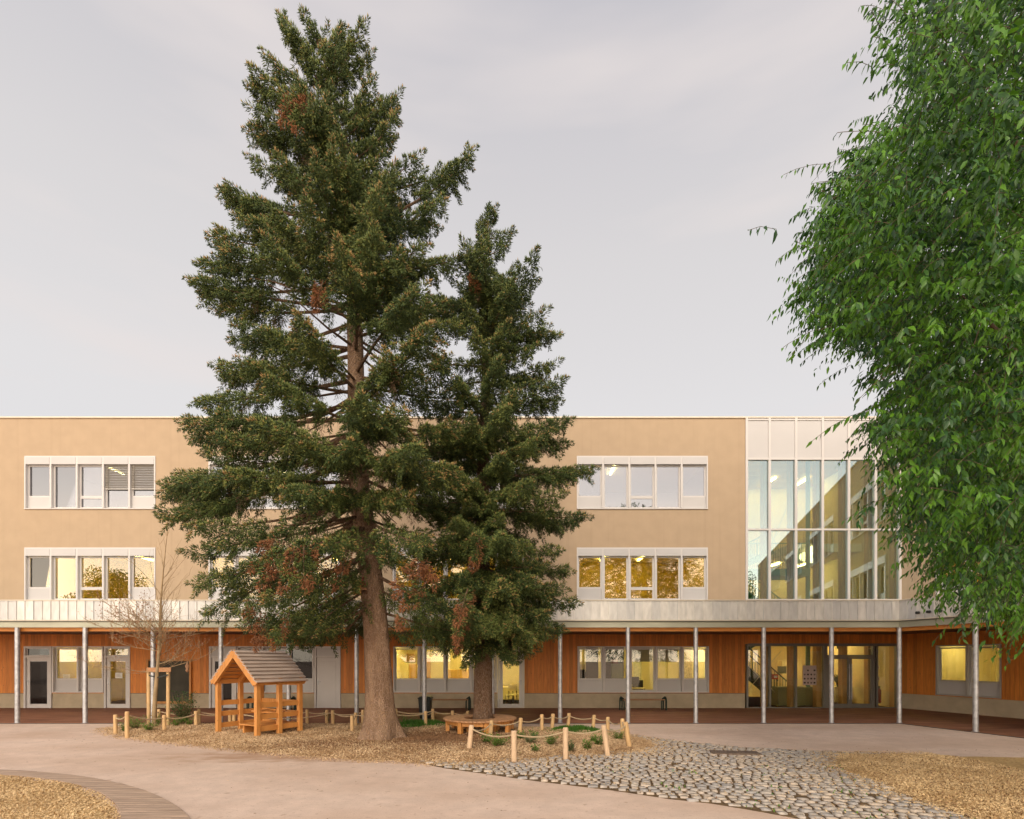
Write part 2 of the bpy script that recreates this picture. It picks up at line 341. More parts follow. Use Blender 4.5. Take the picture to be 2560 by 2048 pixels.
WEED = leaf_mat('weed_leaves', (.05, .16, .02), (.16, .32, .04), .3, .5, 3)
SHRUBL = leaf_mat('shrub_leaves', (.04, .10, .03), (.12, .20, .07), .25, .5, 3)
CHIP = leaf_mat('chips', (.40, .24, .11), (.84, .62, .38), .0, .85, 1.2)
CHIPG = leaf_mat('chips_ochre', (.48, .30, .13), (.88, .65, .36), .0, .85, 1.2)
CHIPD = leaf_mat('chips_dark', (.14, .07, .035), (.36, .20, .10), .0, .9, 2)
STONE = None

# ------------------------------------------------------------------ ground
def ground_extra(t, b, last, mpn):
    f = noise_fac(t, .35, .42, .70, (1, 1.8, 1), .55, 4); last = layer(t, b, last, None, f, (.50, .335, .235))
    f = noise_fac(t, 1.1, .56, .72, (.5, 1.6, 1), .35, 5); last = layer(t, b, last, None, f, (.66, .52, .41))
    # rusty wet stain running out of the mulch bed
    tcn = t.nodes.new('ShaderNodeTexCoord')
    for (cx, cy, sx, sy, a, col) in ((-4.9, 10.35, 2.6, .62, .75, (.36, .19, .09)), (-3.6, 10.05, 1.5, .35, .55, (.36, .19, .09)), (-9.6, 14.9, .9, .16, .4, (.5, .3, .18)), (-1.8, 9.85, 1.2, .25, .35, (.42, .25, .14))):
        mp_ = t.nodes.new('ShaderNodeMapping'); mp_.inputs['Location'].default_value = (-cx/sx, -cy/sy, 0); mp_.inputs['Scale'].default_value = (1/sx, 1/sy, 0)
        t.links.new(tcn.outputs['Object'], mp_.inputs[0]); ln = t.nodes.new('ShaderNodeVectorMath'); ln.operation = 'LENGTH'
        t.links.new(mp_.outputs[0], ln.inputs[0]); nf = noise_fac(t, 2.2, .3, .7, (1, 2.2, 1), .9)
        ad = t.nodes.new('ShaderNodeMath'); ad.operation = 'ADD'; t.links.new(ln.outputs['Value'], ad.inputs[0]); t.links.new(nf, ad.inputs[1])
        r = t.nodes.new('ShaderNodeMapRange'); r.inputs[1].default_value = 1.45; r.inputs[2].default_value = .35; r.inputs[3].default_value = 0; r.inputs[4].default_value = a
        t.links.new(ad.outputs[0], r.inputs[0]); last = layer(t, b, last, None, r.outputs[0], col)
    f = noise_fac(t, 26, .62, .74, (1, 1, 1), .55, 2); last = layer(t, b, last, None, f, (.36, .24, .16))
    f = noise_fac(t, 70, .4, .7, (1, 1, 1), .30, 3); last = layer(t, b, last, None, f, (.44, .32, .24))
    f = noise_fac(t, 9, .45, .75, (1, 2, 1), .22, 6); last = layer(t, b, last, None, f, (.48, .33, .25))
    f = noise_fac(t, 7, .66, .72, (1, 1, 1), .5, 2); last = layer(t, b, last, None, f, (.40, .26, .18))
GROUND = mat('sandy_paving', (.71, .555, .455), .85, var=.07, scale=3, bump=.35, bscale=160, spec=.2, extra=ground_extra)
MULCHB = mat('mulch_base', (.30, .16, .07), .95, var_col=(.52, .33, .16), scale=28, bump=1.0, bscale=45, spec=.1)
MULCHO = mat('mulch_ochre', (.44, .28, .12), .95, var_col=(.68, .48, .24), scale=28, bump=1.0, bscale=45, spec=.1)
SOIL = mat('joint_soil', (.085, .055, .035), .95, var_col=(.22, .15, .08), scale=9, bump=.8, bscale=60, spec=.1)
mb = MB(); mb.face([(-700, -500, 0), (700, -500, 0), (700, 900, 0), (-700, 900, 0)])
tag(mb.build('ground', GROUND), 'pinkish beige sandy courtyard paving', 'ground', kind='structure')

def poly_px(pts, z=0): return [gnd(x, y, z).to_2d() for x, y in pts]
ISL = poly_px([(262,1829),(309,1842),(411,1855),(494,1863),(600,1875),(721,1887),(842,1896),(902,1901),(992,1902),(1060,1909),(1160,1912),(1262,1906),(1412,1895),(1526,1888),(1611,1882),(1646,1868),(1632,1852),(1569,1838),(1500,1826),(1400,1820),(1250,1818),(1150,1815)])
ISL += [Vector((-1.5, 15.62)), Vector((-6, 15.62)), Vector((-11.2, 15.5)), Vector((-11.25, 14.6))]
COBB = poly_px([(1040,1906),(1111,1921),(1352,1955),(1540,1978),(1671,1998),(1781,2010),(1900,2030),(2019,2052)])+[Vector((4.0, 5.4)), Vector((7.2, 5.2))]
COBB += poly_px([(2447,2050),(2414,2036),(2282,1993),(2200,1954),(2117,1931),(2095,1905),(2110,1889)])
COBB += poly_px([(2282,1889),(2085,1880),(1852,1869),(1701,1854),(1569,1838)])
BEDR = poly_px([(2105,1888),(2090,1905),(2117,1931),(2200,1954),(2282,1993),(2414,2036),(2447,2050)])+[Vector((6.6, 5.2)), Vector((13, 5.0)), Vector((14, 9.6))]+poly_px([(2560,1893)])
def sdist(poly, X, Y):
    """signed distance, positive inside"""
    X = np.asarray(X, float); Y = np.asarray(Y, float); d = np.full(X.shape, 1e9); ins = np.zeros(X.shape, bool); n = len(poly)
    for i in range(n):
        ax, ay = poly[i]; bx, by = poly[(i+1) % n]
        ex, ey = bx-ax, by-ay; t = np.clip(((X-ax)*ex+(Y-ay)*ey)/(ex*ex+ey*ey+1e-12), 0, 1)
        d = np.minimum(d, np.hypot(X-ax-t*ex, Y-ay-t*ey))
        c = ((ay > Y) != (by > Y)) & (X < (bx-ax)*(Y-ay)/((by-ay) if by != ay else 1e-9)+ax); ins ^= c
    return np.where(ins, d, -d)
def hisl(X, Y, poly=ISL, H=.085, wd=1.0):
    d = sdist(poly, X, Y); wob = .04*np.sin(X*5.1+Y*3)+.03*np.sin(Y*9.3-X*4)
    t = np.clip((d+wob*.6)/wd, -1, 1); h = np.where(t > 0, H*(t*t*(3-2*t))**.5*1.0, t*.4)
    return h+np.where(t > .3, .012*np.sin(X*2.3)*np.sin(Y*2.9), 0)-.004
def heightfield(name, poly, H, wd, m, step=.12, label=None):
    xs = np.arange(min(p[0] for p in poly)-.3, max(p[0] for p in poly)+.3, step); ys = np.arange(min(p[1] for p in poly)-.3, max(p[1] for p in poly)+.3, step)
    X, Y = np.meshgrid(xs, ys); Z = np.clip(hisl(X, Y, poly, H, wd), -.05, 1); V = np.stack([X, Y, Z], -1).reshape(-1, 3); nx = len(xs)
    i, j = np.meshgrid(np.arange(len(ys)-1), np.arange(nx-1), indexing='ij'); a = (i*nx+j).ravel(); keep = (Z.ravel()[a] > -.049) | (Z.ravel()[a+nx+1] > -.049); a = a[keep]
    o = npmesh(name, V, np.stack([a, a+1, a+nx+1, a+nx], 1), [m], smooth=True, k=4)
    return tag(o, label, 'mulch bed', kind='structure')
heightfield('mulch_ground', ISL, .085, 1.0, MULCHB, label='wood chip island round the two spruces')
heightfield('mulch_ground', BEDR, .05, .4, MULCHO, label='ochre wood chip bed at the right edge')
# circle fits of the curved edging
def circ(pts):
    A = np.array([[2*p[0], 2*p[1], 1] for p in pts]); b_ = np.array([p[0]**2+p[1]**2 for p in pts]); s = np.linalg.lstsq(A, b_, rcond=None)[0]
    return s[0], s[1], math.sqrt(s[2]+s[0]**2+s[1]**2)
OC = circ(poly_px([(0,1926),(132,1936),(230,1947),(329,1967),(395,1994),(444,2020),(477,2048)]))
IC = circ(poly_px([(0,1941),(82,1943),(165,1959),(230,1980),(280,2007),(298,2026),(305,2048)]))
BEDL = [Vector((IC[0]+IC[2]*math.cos(a), IC[1]+IC[2]*math.sin(a))) for a in np.linspace(0, 2*math.pi, 49)[:-1]]
heightfield('mulch_ground', BEDL, .03, .3, MULCHO, label='round ochre wood chip bed in the bottom left corner')
# plank edging
mb = MB(); yb = OC[1]-1.6; PLK = mat('grey_planks', (.40, .29, .215), .75, var=.22, scale=1.2, vscale=(1.5, 14, 1), bump=.3, bscale=20)
sk = .05
while yb < OC[1]+OC[2]:
    def xs_(c, y):
        q = c[2]**2-(y-c[1])**2; return c[0]+math.sqrt(q) if q > 0 else None
    xo, xi = xs_(OC, yb), xs_(IC, yb)
    wdt = .092
    if xo is not None:
        xl = xi if xi is not None else 2*OC[0]-xo
        o2 = xs_(OC, yb+wdt); i2 = xs_(IC, yb+wdt); o2 = xo if o2 is None else o2; i2 = (xl if i2 is None else i2)
        if xi is not None and xs_(IC, yb+wdt) is None: i2 = xl
        z = .022+random.uniform(-.002, .003)
        cut = [0, 1] if xo-xl < 3 else [0, random.uniform(.35, .6), 1]
        for a_, b_ in zip(cut[:-1], cut[1:]):
            q = [(xl+(xo-xl)*a_+.004, yb), (xl+(xo-xl)*b_-.004, yb), (i2+(o2-i2)*b_-.004, yb+wdt), (i2+(o2-i2)*a_+.004, yb+wdt)]
            mb.prism(q, -.02, z)
    yb += .102
tag(mb.build('wooden_edging', PLK, bevel=.004), 'curved band of grey weathered planks edging the round chip bed', 'plank edging')

# scattered chips
def scatter(poly, n, edge=.0, pref=None):
    x0, x1 = min(p[0] for p in poly)-.4, max(p[0] for p in poly)+.4; y0, y1 = min(p[1] for p in poly)-.4, max(p[1] for p in poly)+.4
    X = rng.uniform(x0, x1, n*4); Y = rng.uniform(max(y0, 5.2), y1, n*4); d = sdist(poly, X, Y)
    ok = (d > -edge*rng.random(len(X))**2.5)
    if pref is not None: ok &= pref(X, Y)
    return X[ok][:n], Y[ok][:n], d[ok][:n]
def chips(X, Y, Z, l, wd, tilt=.5):
    n = len(X); a = rng.uniform(0, 2*np.pi, n); t = rng.normal(0, tilt, n); r2 = rng.normal(0, tilt, n); l = l*rng.uniform(.5, 1.3, n); wd = wd*rng.uniform(.5, 1.4, n)
    u = np.stack([np.cos(a)*np.cos(t), np.sin(a)*np.cos(t), np.sin(t)], 1); v = np.stack([-np.sin(a)*np.cos(r2), np.cos(a)*np.cos(r2), np.sin(r2)], 1)
    c = np.stack([X, Y, Z], 1); up = np.cross(u, v)*.006
    q = [c-u*l[:, None]/2-v*wd[:, None]*.3, c+u*l[:, None]*.3-v*wd[:, None]/2, c+u*l[:, None]/2+v*wd[:, None]*.25, c-u*l[:, None]*.35+v*wd[:, None]/2]
    V = np.stack(q+[c+up], 1).reshape(-1, 3); b_ = np.arange(n)*5
    Fc = np.concatenate([np.stack([b_+i, b_+(i+1) % 4, b_+4], 1) for i in range(4)]); return V, Fc, np.tile(np.arange(n), 4)
nI = 150000
def bias(X, Y): return rng.random(len(X)) < np.clip(1.25-(Y-9)*.13, .25, 1)
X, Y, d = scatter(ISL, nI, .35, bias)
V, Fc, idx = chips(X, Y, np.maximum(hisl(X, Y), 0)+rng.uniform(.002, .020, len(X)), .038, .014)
dark = np.exp(-(((X+1.7)/1.9)**2+((Y-12.4)/1.5)**2))*1.0+np.exp(-(((X+4.3)/.9)**2+((Y-11.4)/.5)**2))*.5+.07  # dark soil and tree shade right of the trunk, put in as darker chips
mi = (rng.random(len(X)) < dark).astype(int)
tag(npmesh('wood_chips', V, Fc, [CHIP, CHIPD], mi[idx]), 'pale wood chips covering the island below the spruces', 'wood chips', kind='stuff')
X, Y, d = scatter(BEDR, 60000, .5, lambda x, y: (x < 8.5))
V, Fc, idx = chips(X, Y, np.maximum(hisl(X, Y, BEDR, .05, .4), 0)+rng.uniform(.004, .03, len(X)), .034, .013)
tag(npmesh('wood_chips', V, Fc, [CHIPG, CHIPD], (rng.random(len(X)) < .12)[idx]), 'ochre wood chips of the bed at the right edge', 'wood chips', kind='stuff')
X, Y, d = scatter(BEDL, 60000, .0)
V, Fc, idx = chips(X, Y, np.maximum(hisl(X, Y, BEDL, .03, .3), 0)+rng.uniform(.004, .02, len(X)), .034, .013)
tag(npmesh('wood_chips', V, Fc, [CHIPG, CHIPD], (rng.random(len(X)) < .06)[idx]), 'ochre wood chips of the round bed at bottom left', 'wood chips', kind='stuff')

nD = 900; X = rng.uniform(-11, 13, nD*3); Y = rng.uniform(6, 15.6, nD*3); dI = np.maximum(sdist(ISL, X, Y), sdist(BEDR, X, Y)); ok = (sdist(COBB, X, Y) < 0) & (dI < 0) & (sdist(BEDL, X, Y) < -.9) & (rng.random(nD*3) < np.exp(dI*1.1)+.07)
X, Y = X[ok][:nD], Y[ok][:nD]; V, Fc, idx = chips(X, Y, 0*X+.004, .035, .011, .12)
tag(npmesh('debris', V, Fc, [CHIPD, CHIP], (rng.random(len(X)) < .5)[idx]), 'stray chips and needles scattered over the paving', 'debris', kind='stuff')
# cobblestones
mb = MB(); mb.prism([(p[0], p[1]) for p in COBB], -.05, .004)
tag(mb.build('joint_ground', SOIL), 'dark soil showing in the joints of the cobbles', 'soil', kind='structure')
STN = [mat('cobble_%s' % n_, c, .68, var=.16, scale=14, bump=.5, bscale=28, spec=.3) for n_, c in (('grey', (.47, .415, .36)), ('blue', (.39, .36, .335)), ('warm', (.54, .45, .36)))]
V = []; Fc = []; Mi = []; ang = R(-7); ca, sa = math.cos(ang), math.sin(ang)
v_ = -8.0
row = 0
while v_ < 20:
    dv = random.uniform(.128, .152); u_ = -6+random.uniform(0, .2)
    while u_ < 14:
        du = random.uniform(.10, .175); uc, vc = u_+du/2, v_+dv/2+.05*math.sin(u_*1.1+row*.13)
        x, y = ca*uc-sa*vc, sa*uc+ca*vc
        if y > 5.3:
            s_ = float(sdist(COBB, np.array([x]), np.array([y]))[0])
            if s_ > .05 and random.random() < .985:
                a0 = len(V); k = 5; hh = random.uniform(.018, .032); tx, ty = random.gauss(0, .035), random.gauss(0, .035); ro = random.gauss(0, .03)
                hu, hv = du/2-random.uniform(.002, .018), dv/2-random.uniform(.002, .010); sk_ = [random.uniform(-.007, .007) for _ in range(8)]
                for i in range(k):
                    for j in range(k):
                        a, b_ = -1+2*i/(k-1), -1+2*j/(k-1); e = max(abs(a), abs(b_))
                        rr = 1-.12*(a*a*b_*b_)
                        lu = a*hu*rr+sk_[0]*b_+sk_[1]*a*b_; lv = b_*hv*rr+sk_[2]*a+sk_[3]*a*b_
                        lz = -.01 if e > .99 else hh*(1-.16*(a*a+b_*b_))+random.uniform(-.003, .003)
                        if e > .99: lu *= 1.0; lv *= 1.0
                        else: lu *= 1.72; lv *= 1.66
                        lz += lu*tx+lv*ty; uu, vv = uc+lu-lv*ro, vc+lv+lu*ro
                        V.append((ca*uu-sa*vv, sa*uu+ca*vv, lz))
                m_ = random.choices((0, 1, 2), (5, 3, 3))[0]
                for i in range(k-1):
                    for j in range(k-1):
                        Fc.append((a0+i*k+j, a0+(i+1)*k+j, a0+(i+1)*k+j+1, a0+i*k+j+1)); Mi.append(m_)
        u_ += du+random.uniform(.0, .026)
    v_ += dv+random.uniform(.002, .012); row += 1
tag(npmesh('cobblestone_pavement', V, Fc, STN, Mi, smooth=True, k=4), 'field of worn grey cobblestones in front of the roped bed', 'cobblestones', kind='structure')
# litter in joints
X, Y, d = scatter(COBB, 9000, 0, lambda x, y: rng.random(len(x)) < np.clip(np.exp(-np.abs(sdist(ISL, x, y))*1.6)+np.exp(-np.abs(sdist(BEDR, x, y))*2.2)+.16, 0, 1))
V, Fc, idx = chips(X, Y, rng.uniform(.02, .04, len(X)), .038, .014, .3)
tag(npmesh('leaf_litter', V, Fc, [CHIPG, CHIPD], (rng.random(len(X)) < .35)[idx]), 'chips and leaf litter strewn over the cobbles', 'litter', kind='stuff')
def blades(name, X, Y, Z, h, m, wd=.008, lean=.35, parent=None):
    n = len(X); a = rng.uniform(0, 2*np.pi, n); h = h*rng.uniform(.5, 1.2, n); l = rng.uniform(.1, 1, n)*lean*h
    c = np.stack([X, Y, Z], 1); s = np.stack([np.cos(a), np.sin(a), 0*a], 1)*wd; b2 = rng.uniform(0, 2*np.pi, n); t = c+np.stack([np.cos(b2)*l, np.sin(b2)*l, h], 1); mid = (c+t)/2+np.array([0, 0, .12])*h[:, None]
    V = np.stack([c-s, c+s, mid+s*.8, mid-s*.8, t], 1).reshape(-1, 3); b_ = np.arange(n)*5
    Fc = np.concatenate([np.stack([b_, b_+1, b_+2], 1), np.stack([b_, b_+2, b_+3], 1), np.stack([b_+3, b_+2, b_+4], 1)]); return npmesh(name, V, Fc, [m], parent=parent)
X, Y, d = scatter(COBB, 2200, 0, lambda x, y: (rng.random(len(x)) < .5) & (np.sin(x*3.1+y*2)*np.sin(y*4.3-x*1.7) > .35) & (x > 1.5) & (y < 9.4))
tag(blades('moss', X, Y, 0*X+.004, .045, WEED, .012), 'green moss and weeds in the cobble joints', 'moss', kind='stuff')
def grass_patch(pts, n, h, label, z=0.06):
    P = [gnd(x, y, .06).to_2d() for x, y in pts]; X, Y, d = scatter(P, n//2, .6, lambda x, y: (np.sin(x*6+y*3)*np.sin(y*8-x*5)+.7*rng.random(len(x)) > .15)); q_ = np.clip((d+.25)/.5, .25, 1)
    tag(blades('grass', X, Y, np.maximum(hisl(X, Y), 0), h*q_, GRASS, .007), label, 'grass', kind='stuff')
grass_patch([(988,1822),(1000,1808),(1045,1802),(1100,1802),(1112,1812),(1040,1820)], 7000, .14, 'bright green grass patch right of the big spruce trunk')
grass_patch([(1385,1828),(1400,1820),(1450,1818),(1500,1824),(1505,1830),(1440,1832)], 6500, .13, 'green grass patch at the back of the roped bed')
# drain cover
o = gnd(1838, 1883, .03); mb = MB(); mb.box(-.46, .46, -.17, .17, -.03, .018)
for i in range(12): mb.box(-.42+i*.075, -.42+i*.075+.03, -.14, .14, .018, .026)
d_ = mb.build('drain_cover', mat('rusty_iron', (.17, .125, .095), .7, .3, var=.3, scale=20), bevel=.004); d_.location = (o.x, o.y, .035); d_.rotation_euler = (0, 0, R(-7))
tag(d_, 'rectangular brown iron drain cover set in the cobblestones', 'drain cover')

# ------------------------------------------------------------------ building
MW = 20.73/F
def XW(px): return (px-1280)*MW
def ZW(py): return EYE-(py-HY)*MW
YW = 20.73; YC = 15.87; CX = XW(2251); CCX = 11.64
WD = Vector((.283, -.959)).normalized(); WN = Vector((-WD.y, WD.x))       # wing direction, wing inward normal
MAINF = Matrix.Translation((0, YW, 0))
WINGF = Matrix(((WD.x, WN.x, 0, CX), (WD.y, WN.y, 0, YW), (0, 0, 1, 0), (0, 0, 0, 1)))
MAINC = Matrix.Translation((0, YC, 0))
WINGC = Matrix(((WD.x, WN.x, 0, CCX), (WD.y, WN.y, 0, YC), (0, 0, 1, 0), (0, 0, 0, 1)))
XL = -30.0; WL = 34.0
school = tag(empty('school_building', (0, YW, 0)), 'long tan rendered school with larch clad ground floor behind a columned canopy', 'school building')
def part(mb, name, mats, M=None, parent=None, **k):
    """part of the building, its mesh given in the frame M (world by default)"""
    o = mb.build(name, mats, parent or school, **k)
    if parent is None: o.matrix_parent_inverse = Matrix.Translation((0, -YW, 0)); o.matrix_basis = M if M is not None else Matrix.Identity(4)
    return o
bpy.context.view_layer.update()
def wall(mb, u0, u1, z0, z1, holes, y0, y1, m=0):
    us = sorted({u0, u1, *[h[0] for h in holes], *[h[1] for h in holes]}); zs = sorted({z0, z1, *[h[2] for h in holes], *[h[3] for h in holes]})
    us = [u for u in us if u0 <= u <= u1]; zs = [z for z in zs if z0 <= z <= z1]
    def solid(i, j):
        if i < 0 or j < 0 or i >= len(us)-1 or j >= len(zs)-1: return False
        uc, zc = (us[i]+us[i+1])/2, (zs[j]+zs[j+1])/2
        return not any(h[0] < uc < h[1] and h[2] < zc < h[3] for h in holes)
    for i in range(len(us)-1):
        for j in range(len(zs)-1):
            if not solid(i, j): continue
            a, b_, c, d = us[i], us[i+1], zs[j], zs[j+1]
            mb.face([(a, y0, c), (b_, y0, c), (b_, y0, d), (a, y0, d)], m); mb.face([(b_, y1, c), (a, y1, c), (a, y1, d), (b_, y1, d)], m)
            if not solid(i-1, j): mb.face([(a, y1, c), (a, y0, c), (a, y0, d), (a, y1, d)], m)
            if not solid(i+1, j): mb.face([(b_, y0, c), (b_, y1, c), (b_, y1, d), (b_, y0, d)], m)
            if not solid(i, j-1): mb.face([(a, y0, c), (a, y1, c), (b_, y1, c), (b_, y0, c)], m)
            if not solid(i, j+1): mb.face([(a, y0, d), (b_, y0, d), (b_, y1, d), (a, y1, d)], m)
GW = 5.14
GU = [XW(62), XW(522), XW(982), XW(1442)]; WU = [1.33, 8.57, 15.81, 23.05]
Z2 = (ZW(1273.4), ZW(1140.3)); Z1 = (ZW(1502.5), ZW(1369.2))
CU0 = XW(1863)
ZP = ZW(1733.5); ZT = ZW(1616); ZTOP = ZW(1046)
mb = MB(); holes = [(u, u+GW, z[0], z[1]) for u in GU for z in (Z1, Z2)]+[(CU0, CX+1, 3.2, ZTOP+1)]
wall(mb, XL, CU0, 3.25, ZTOP, holes[:-1], 0, .3); part(mb, 'wall', PLASTER, MAINF)
mb = MB(); wall(mb, .0, WL, 3.25, ZTOP, [(u, u+GW, z[0], z[1]) for u in WU for z in (Z1, Z2)], 0, .3); part(mb, 'wall', PLASTER, WINGF)
mb = MB(); mb.box(XL, CX-.02, -.05, .36, ZTOP, ZTOP+.055); part(mb, 'coping', COPING, MAINF)
mb = MB(); mb.box(.0, WL, -.05, .36, ZTOP+.001, ZTOP+.054); part(mb, 'coping', COPING, WINGF)
# roof, back and end walls
mb = MB(); fe = WINGF @ Vector((WL, .2, 0)); be = WINGF @ Vector((WL, 13, 0)); bc = Vector((CX+13, YW+13, 0))
poly = [(XL, YW+.31), (CX+.3, YW+.31), (fe.x+.1, fe.y), (be.x, be.y), (bc.x, bc.y), (XL, YW+13)]
mb.face([(XL, YW+.3, ZTOP-.15), (CX+.1, YW+.3, ZTOP-.15), (bc.x, bc.y, ZTOP-.15), (XL, YW+13, ZTOP-.15)]); mb.face([(CX+.1, YW+.3, ZTOP-.15), (fe.x, fe.y, ZTOP-.15), (be.x, be.y, ZTOP-.15), (bc.x, bc.y, ZTOP-.15)])
mb.face([(XL, YW, 0), (XL, YW+13, 0), (XL, YW+13, ZTOP), (XL, YW, ZTOP)]); mb.face([(XL, YW+13, 0), (bc.x, bc.y, 0), (bc.x, bc.y, ZTOP), (XL, YW+13, ZTOP)])
mb.face([(bc.x, bc.y, 0), (be.x, be.y, 0), (be.x, be.y, ZTOP), (bc.x, bc.y, ZTOP)]); mb.face([(fe.x, fe.y, 0), (be.x, be.y, 0), (be.x, be.y, ZTOP), (fe.x, fe.y, ZTOP)])
part(mb, 'roof', mat('roof_membrane', (.35, .33, .3), .9))

# window bands
def band(M, u0, z0, z1, mods, mw, g, level, header=True, blinds=(), frm=WHITE):
    f = MB(); W_ = mw*len(mods); t = .05
    f.box(u0, u0+W_, -.045, .02, z0, z0+.035); f.box(u0, u0+W_, .02, .16, z0, z0+.05); f.box(u0, u0+W_, -.02, .16, z1-t, z1)
    f.box(u0, u0+t, -.028, .158, z0+.036, z1-t-.001); f.box(u0+W_-t, u0+W_, -.028, .158, z0+.036, z1-t-.001)
    zt = z1-t-(.28 if header else .02); zl = z0+.50
    for i in range(1, len(mods)): f.box(u0+i*mw-.035, u0+i*mw+.035, -.026, .156, z0+.051, z1-t-.001)
    win = f.build('window', frm, school); win.matrix_parent_inverse = Matrix.Translation((0, -YW, 0)); win.matrix_basis = M
    for i, k in enumerate(mods):
        a = u0+i*mw+(.05 if i == 0 else .035); b_ = u0+(i+1)*mw-(.05 if i == len(mods)-1 else .035)
        if header:
            h = MB(); h.box(a+.004, b_-.004, -.034, .10, zt, z1-t-.004); h.build('shutter_box', PANELW, win, bevel=.004)
        s = MB(); s1 = .055; y0, y1 = .09, .15
        lo = z0+.051
        def sash(c, d):
            s.box(a, a+s1, y0, y1, c, d); s.box(b_-s1, b_, y0, y1, c, d); s.box(a+s1, b_-s1, y0+.002, y1, c, c+s1); s.box(a+s1, b_-s1, y0+.002, y1, d-s1, d)
        if k == 'f': sash(lo, zt-.003); panes = [(lo+s1, zt-s1)]
        else: sash(zl, zt-.003); panes = [(zl+s1, zt-s1)]
        if k == 't': sash(lo, zl-.002); panes.append((lo+s1, zl-s1))
        s.build('sash', frm, win)
        if k == 'p':
            q = MB(); q.box(a, b_, .075, .13, lo, zl-.004); q.build('panel', PANELW if header else mat('grey_panel', (.56, .51, .47), .4) if False else PANELW, win)
        q = MB()
        for c, d in panes: q.box(a+s1-.005, b_-s1+.005, .118, .124, c-.005, d+.005)
        q.build('pane', g, win)
        if i in blinds:
            q = MB(); zz = zt-.02; zb = z0+.82
            while zz > zb:
                Mx = Matrix.Translation((0, .045, zz)) @ Matrix.Rotation(R(-28), 4, 'X'); q.box(a+.01, b_-.01, -.032, .032, -.003, .003, 0, Mx); zz -= .066
            q.box(a+.01, b_-.01, .02, .07, zb-.03, zb)
            for uu in (a+.08, b_-.08): q.box(uu, uu+.006, .043, .049, zb, zt)
            q.build('blind', BLIND, win)
    return win
mw = GW/5; PAT = 'pftfp'
for gi, u in enumerate(GU):
    band(MAINF, u, Z2[0], Z2[1], PAT, mw, GLASS2, 2, blinds=(3, 4) if gi == 0 else ())
    band(MAINF, u, Z1[0], Z1[1], PAT, mw, GLASS1, 1)
for u in WU:
    band(WINGF, u, Z2[0], Z2[1], PAT, mw, GLASS2, 2); band(WINGF, u, Z1[0], Z1[1], PAT, mw, GLASS1, 1)

# ground floor cladding and plinth
def gx(px): return XW(px)
ZGB = ZW(1731.7)
G_H = [(gx(59), gx(130), 0, ZT), (gx(130), gx(259), ZGB, ZT), (gx(259), gx(326), 0, ZT),
       (gx(522), gx(592), 0, ZT), (gx(592), gx(785), ZGB, ZT), (gx(785), gx(852), 0, ZT),
       (gx(983), gx(1243), ZGB, ZT), (gx(1243), gx(1311.5), 0, ZT), (gx(1443.5), gx(1772), ZGB, ZT), (CU0, CX+2, 0, ZW(1610))]
GWL = [(1.326, 3.39, ZGB, ZT), (8.57, 13.7, ZGB, ZT)]
def clip(h, z0, z1): return [(a, b_, max(c, z0), min(d, z1)) for a, b_, c, d in h if max(c, z0) < min(d, z1)]
mb = MB(); wall(mb, XL, CX+.0, ZP, 3.25, clip([(a, min(b_, CX), c, d) for a, b_, c, d in G_H], ZP, 3.25), 0, .12); part(mb, 'cladding', CLAD, MAINF)
mb = MB(); wall(mb, 0.02, WL, ZP, 3.25, clip(GWL, ZP, 3.25), 0, .12); part(mb, 'cladding', CLAD, WINGF)
mb = MB(); wall(mb, XL, CU0, 0, ZP-.004, clip(G_H[:-1], 0, ZP-.004), .02, .3); part(mb, 'plinth', PLINTH, MAINF)
mb = MB(); wall(mb, 0.02, WL, 0, ZP-.004, [], .02, .3); part(mb, 'plinth', PLINTH, WINGF)
mb = MB()
for a, b_ in ((XL, gx(59)), (gx(326), gx(522)), (gx(852), gx(983)), (gx(1311.5), CU0)): mb.box(a, b_, -.02, .02, ZP-.012, ZP+.004)
part(mb, 'sill', GUTTER, MAINF)
# plinth joints (thin grooves)
band(MAINF, gx(131), ZGB, ZT, 'pp', (gx(259)-gx(131))/2, GLASS0, 0, False)
band(MAINF, gx(593), ZGB, ZT, 'ppp', (gx(785)-gx(593))/3, GLASSD, 0, False)
band(MAINF, gx(983.5), ZGB, ZT, 'pppp', (gx(1243)-gx(983.5))/4, GLASS0, 0, False)
band(MAINF, gx(1444), ZGB, ZT, 'ppfpp', (gx(1772)-gx(1444))/5, GLASS0, 0, False)
band(WINGF, 1.33, ZGB, ZT, 'pp', 1.028, GLASS0, 0, False, frm=GREYF)
band(WINGF, 8.57, ZGB, ZT, 'ppppp', 1.026, GLASS0, 0, False, frm=GREYF)
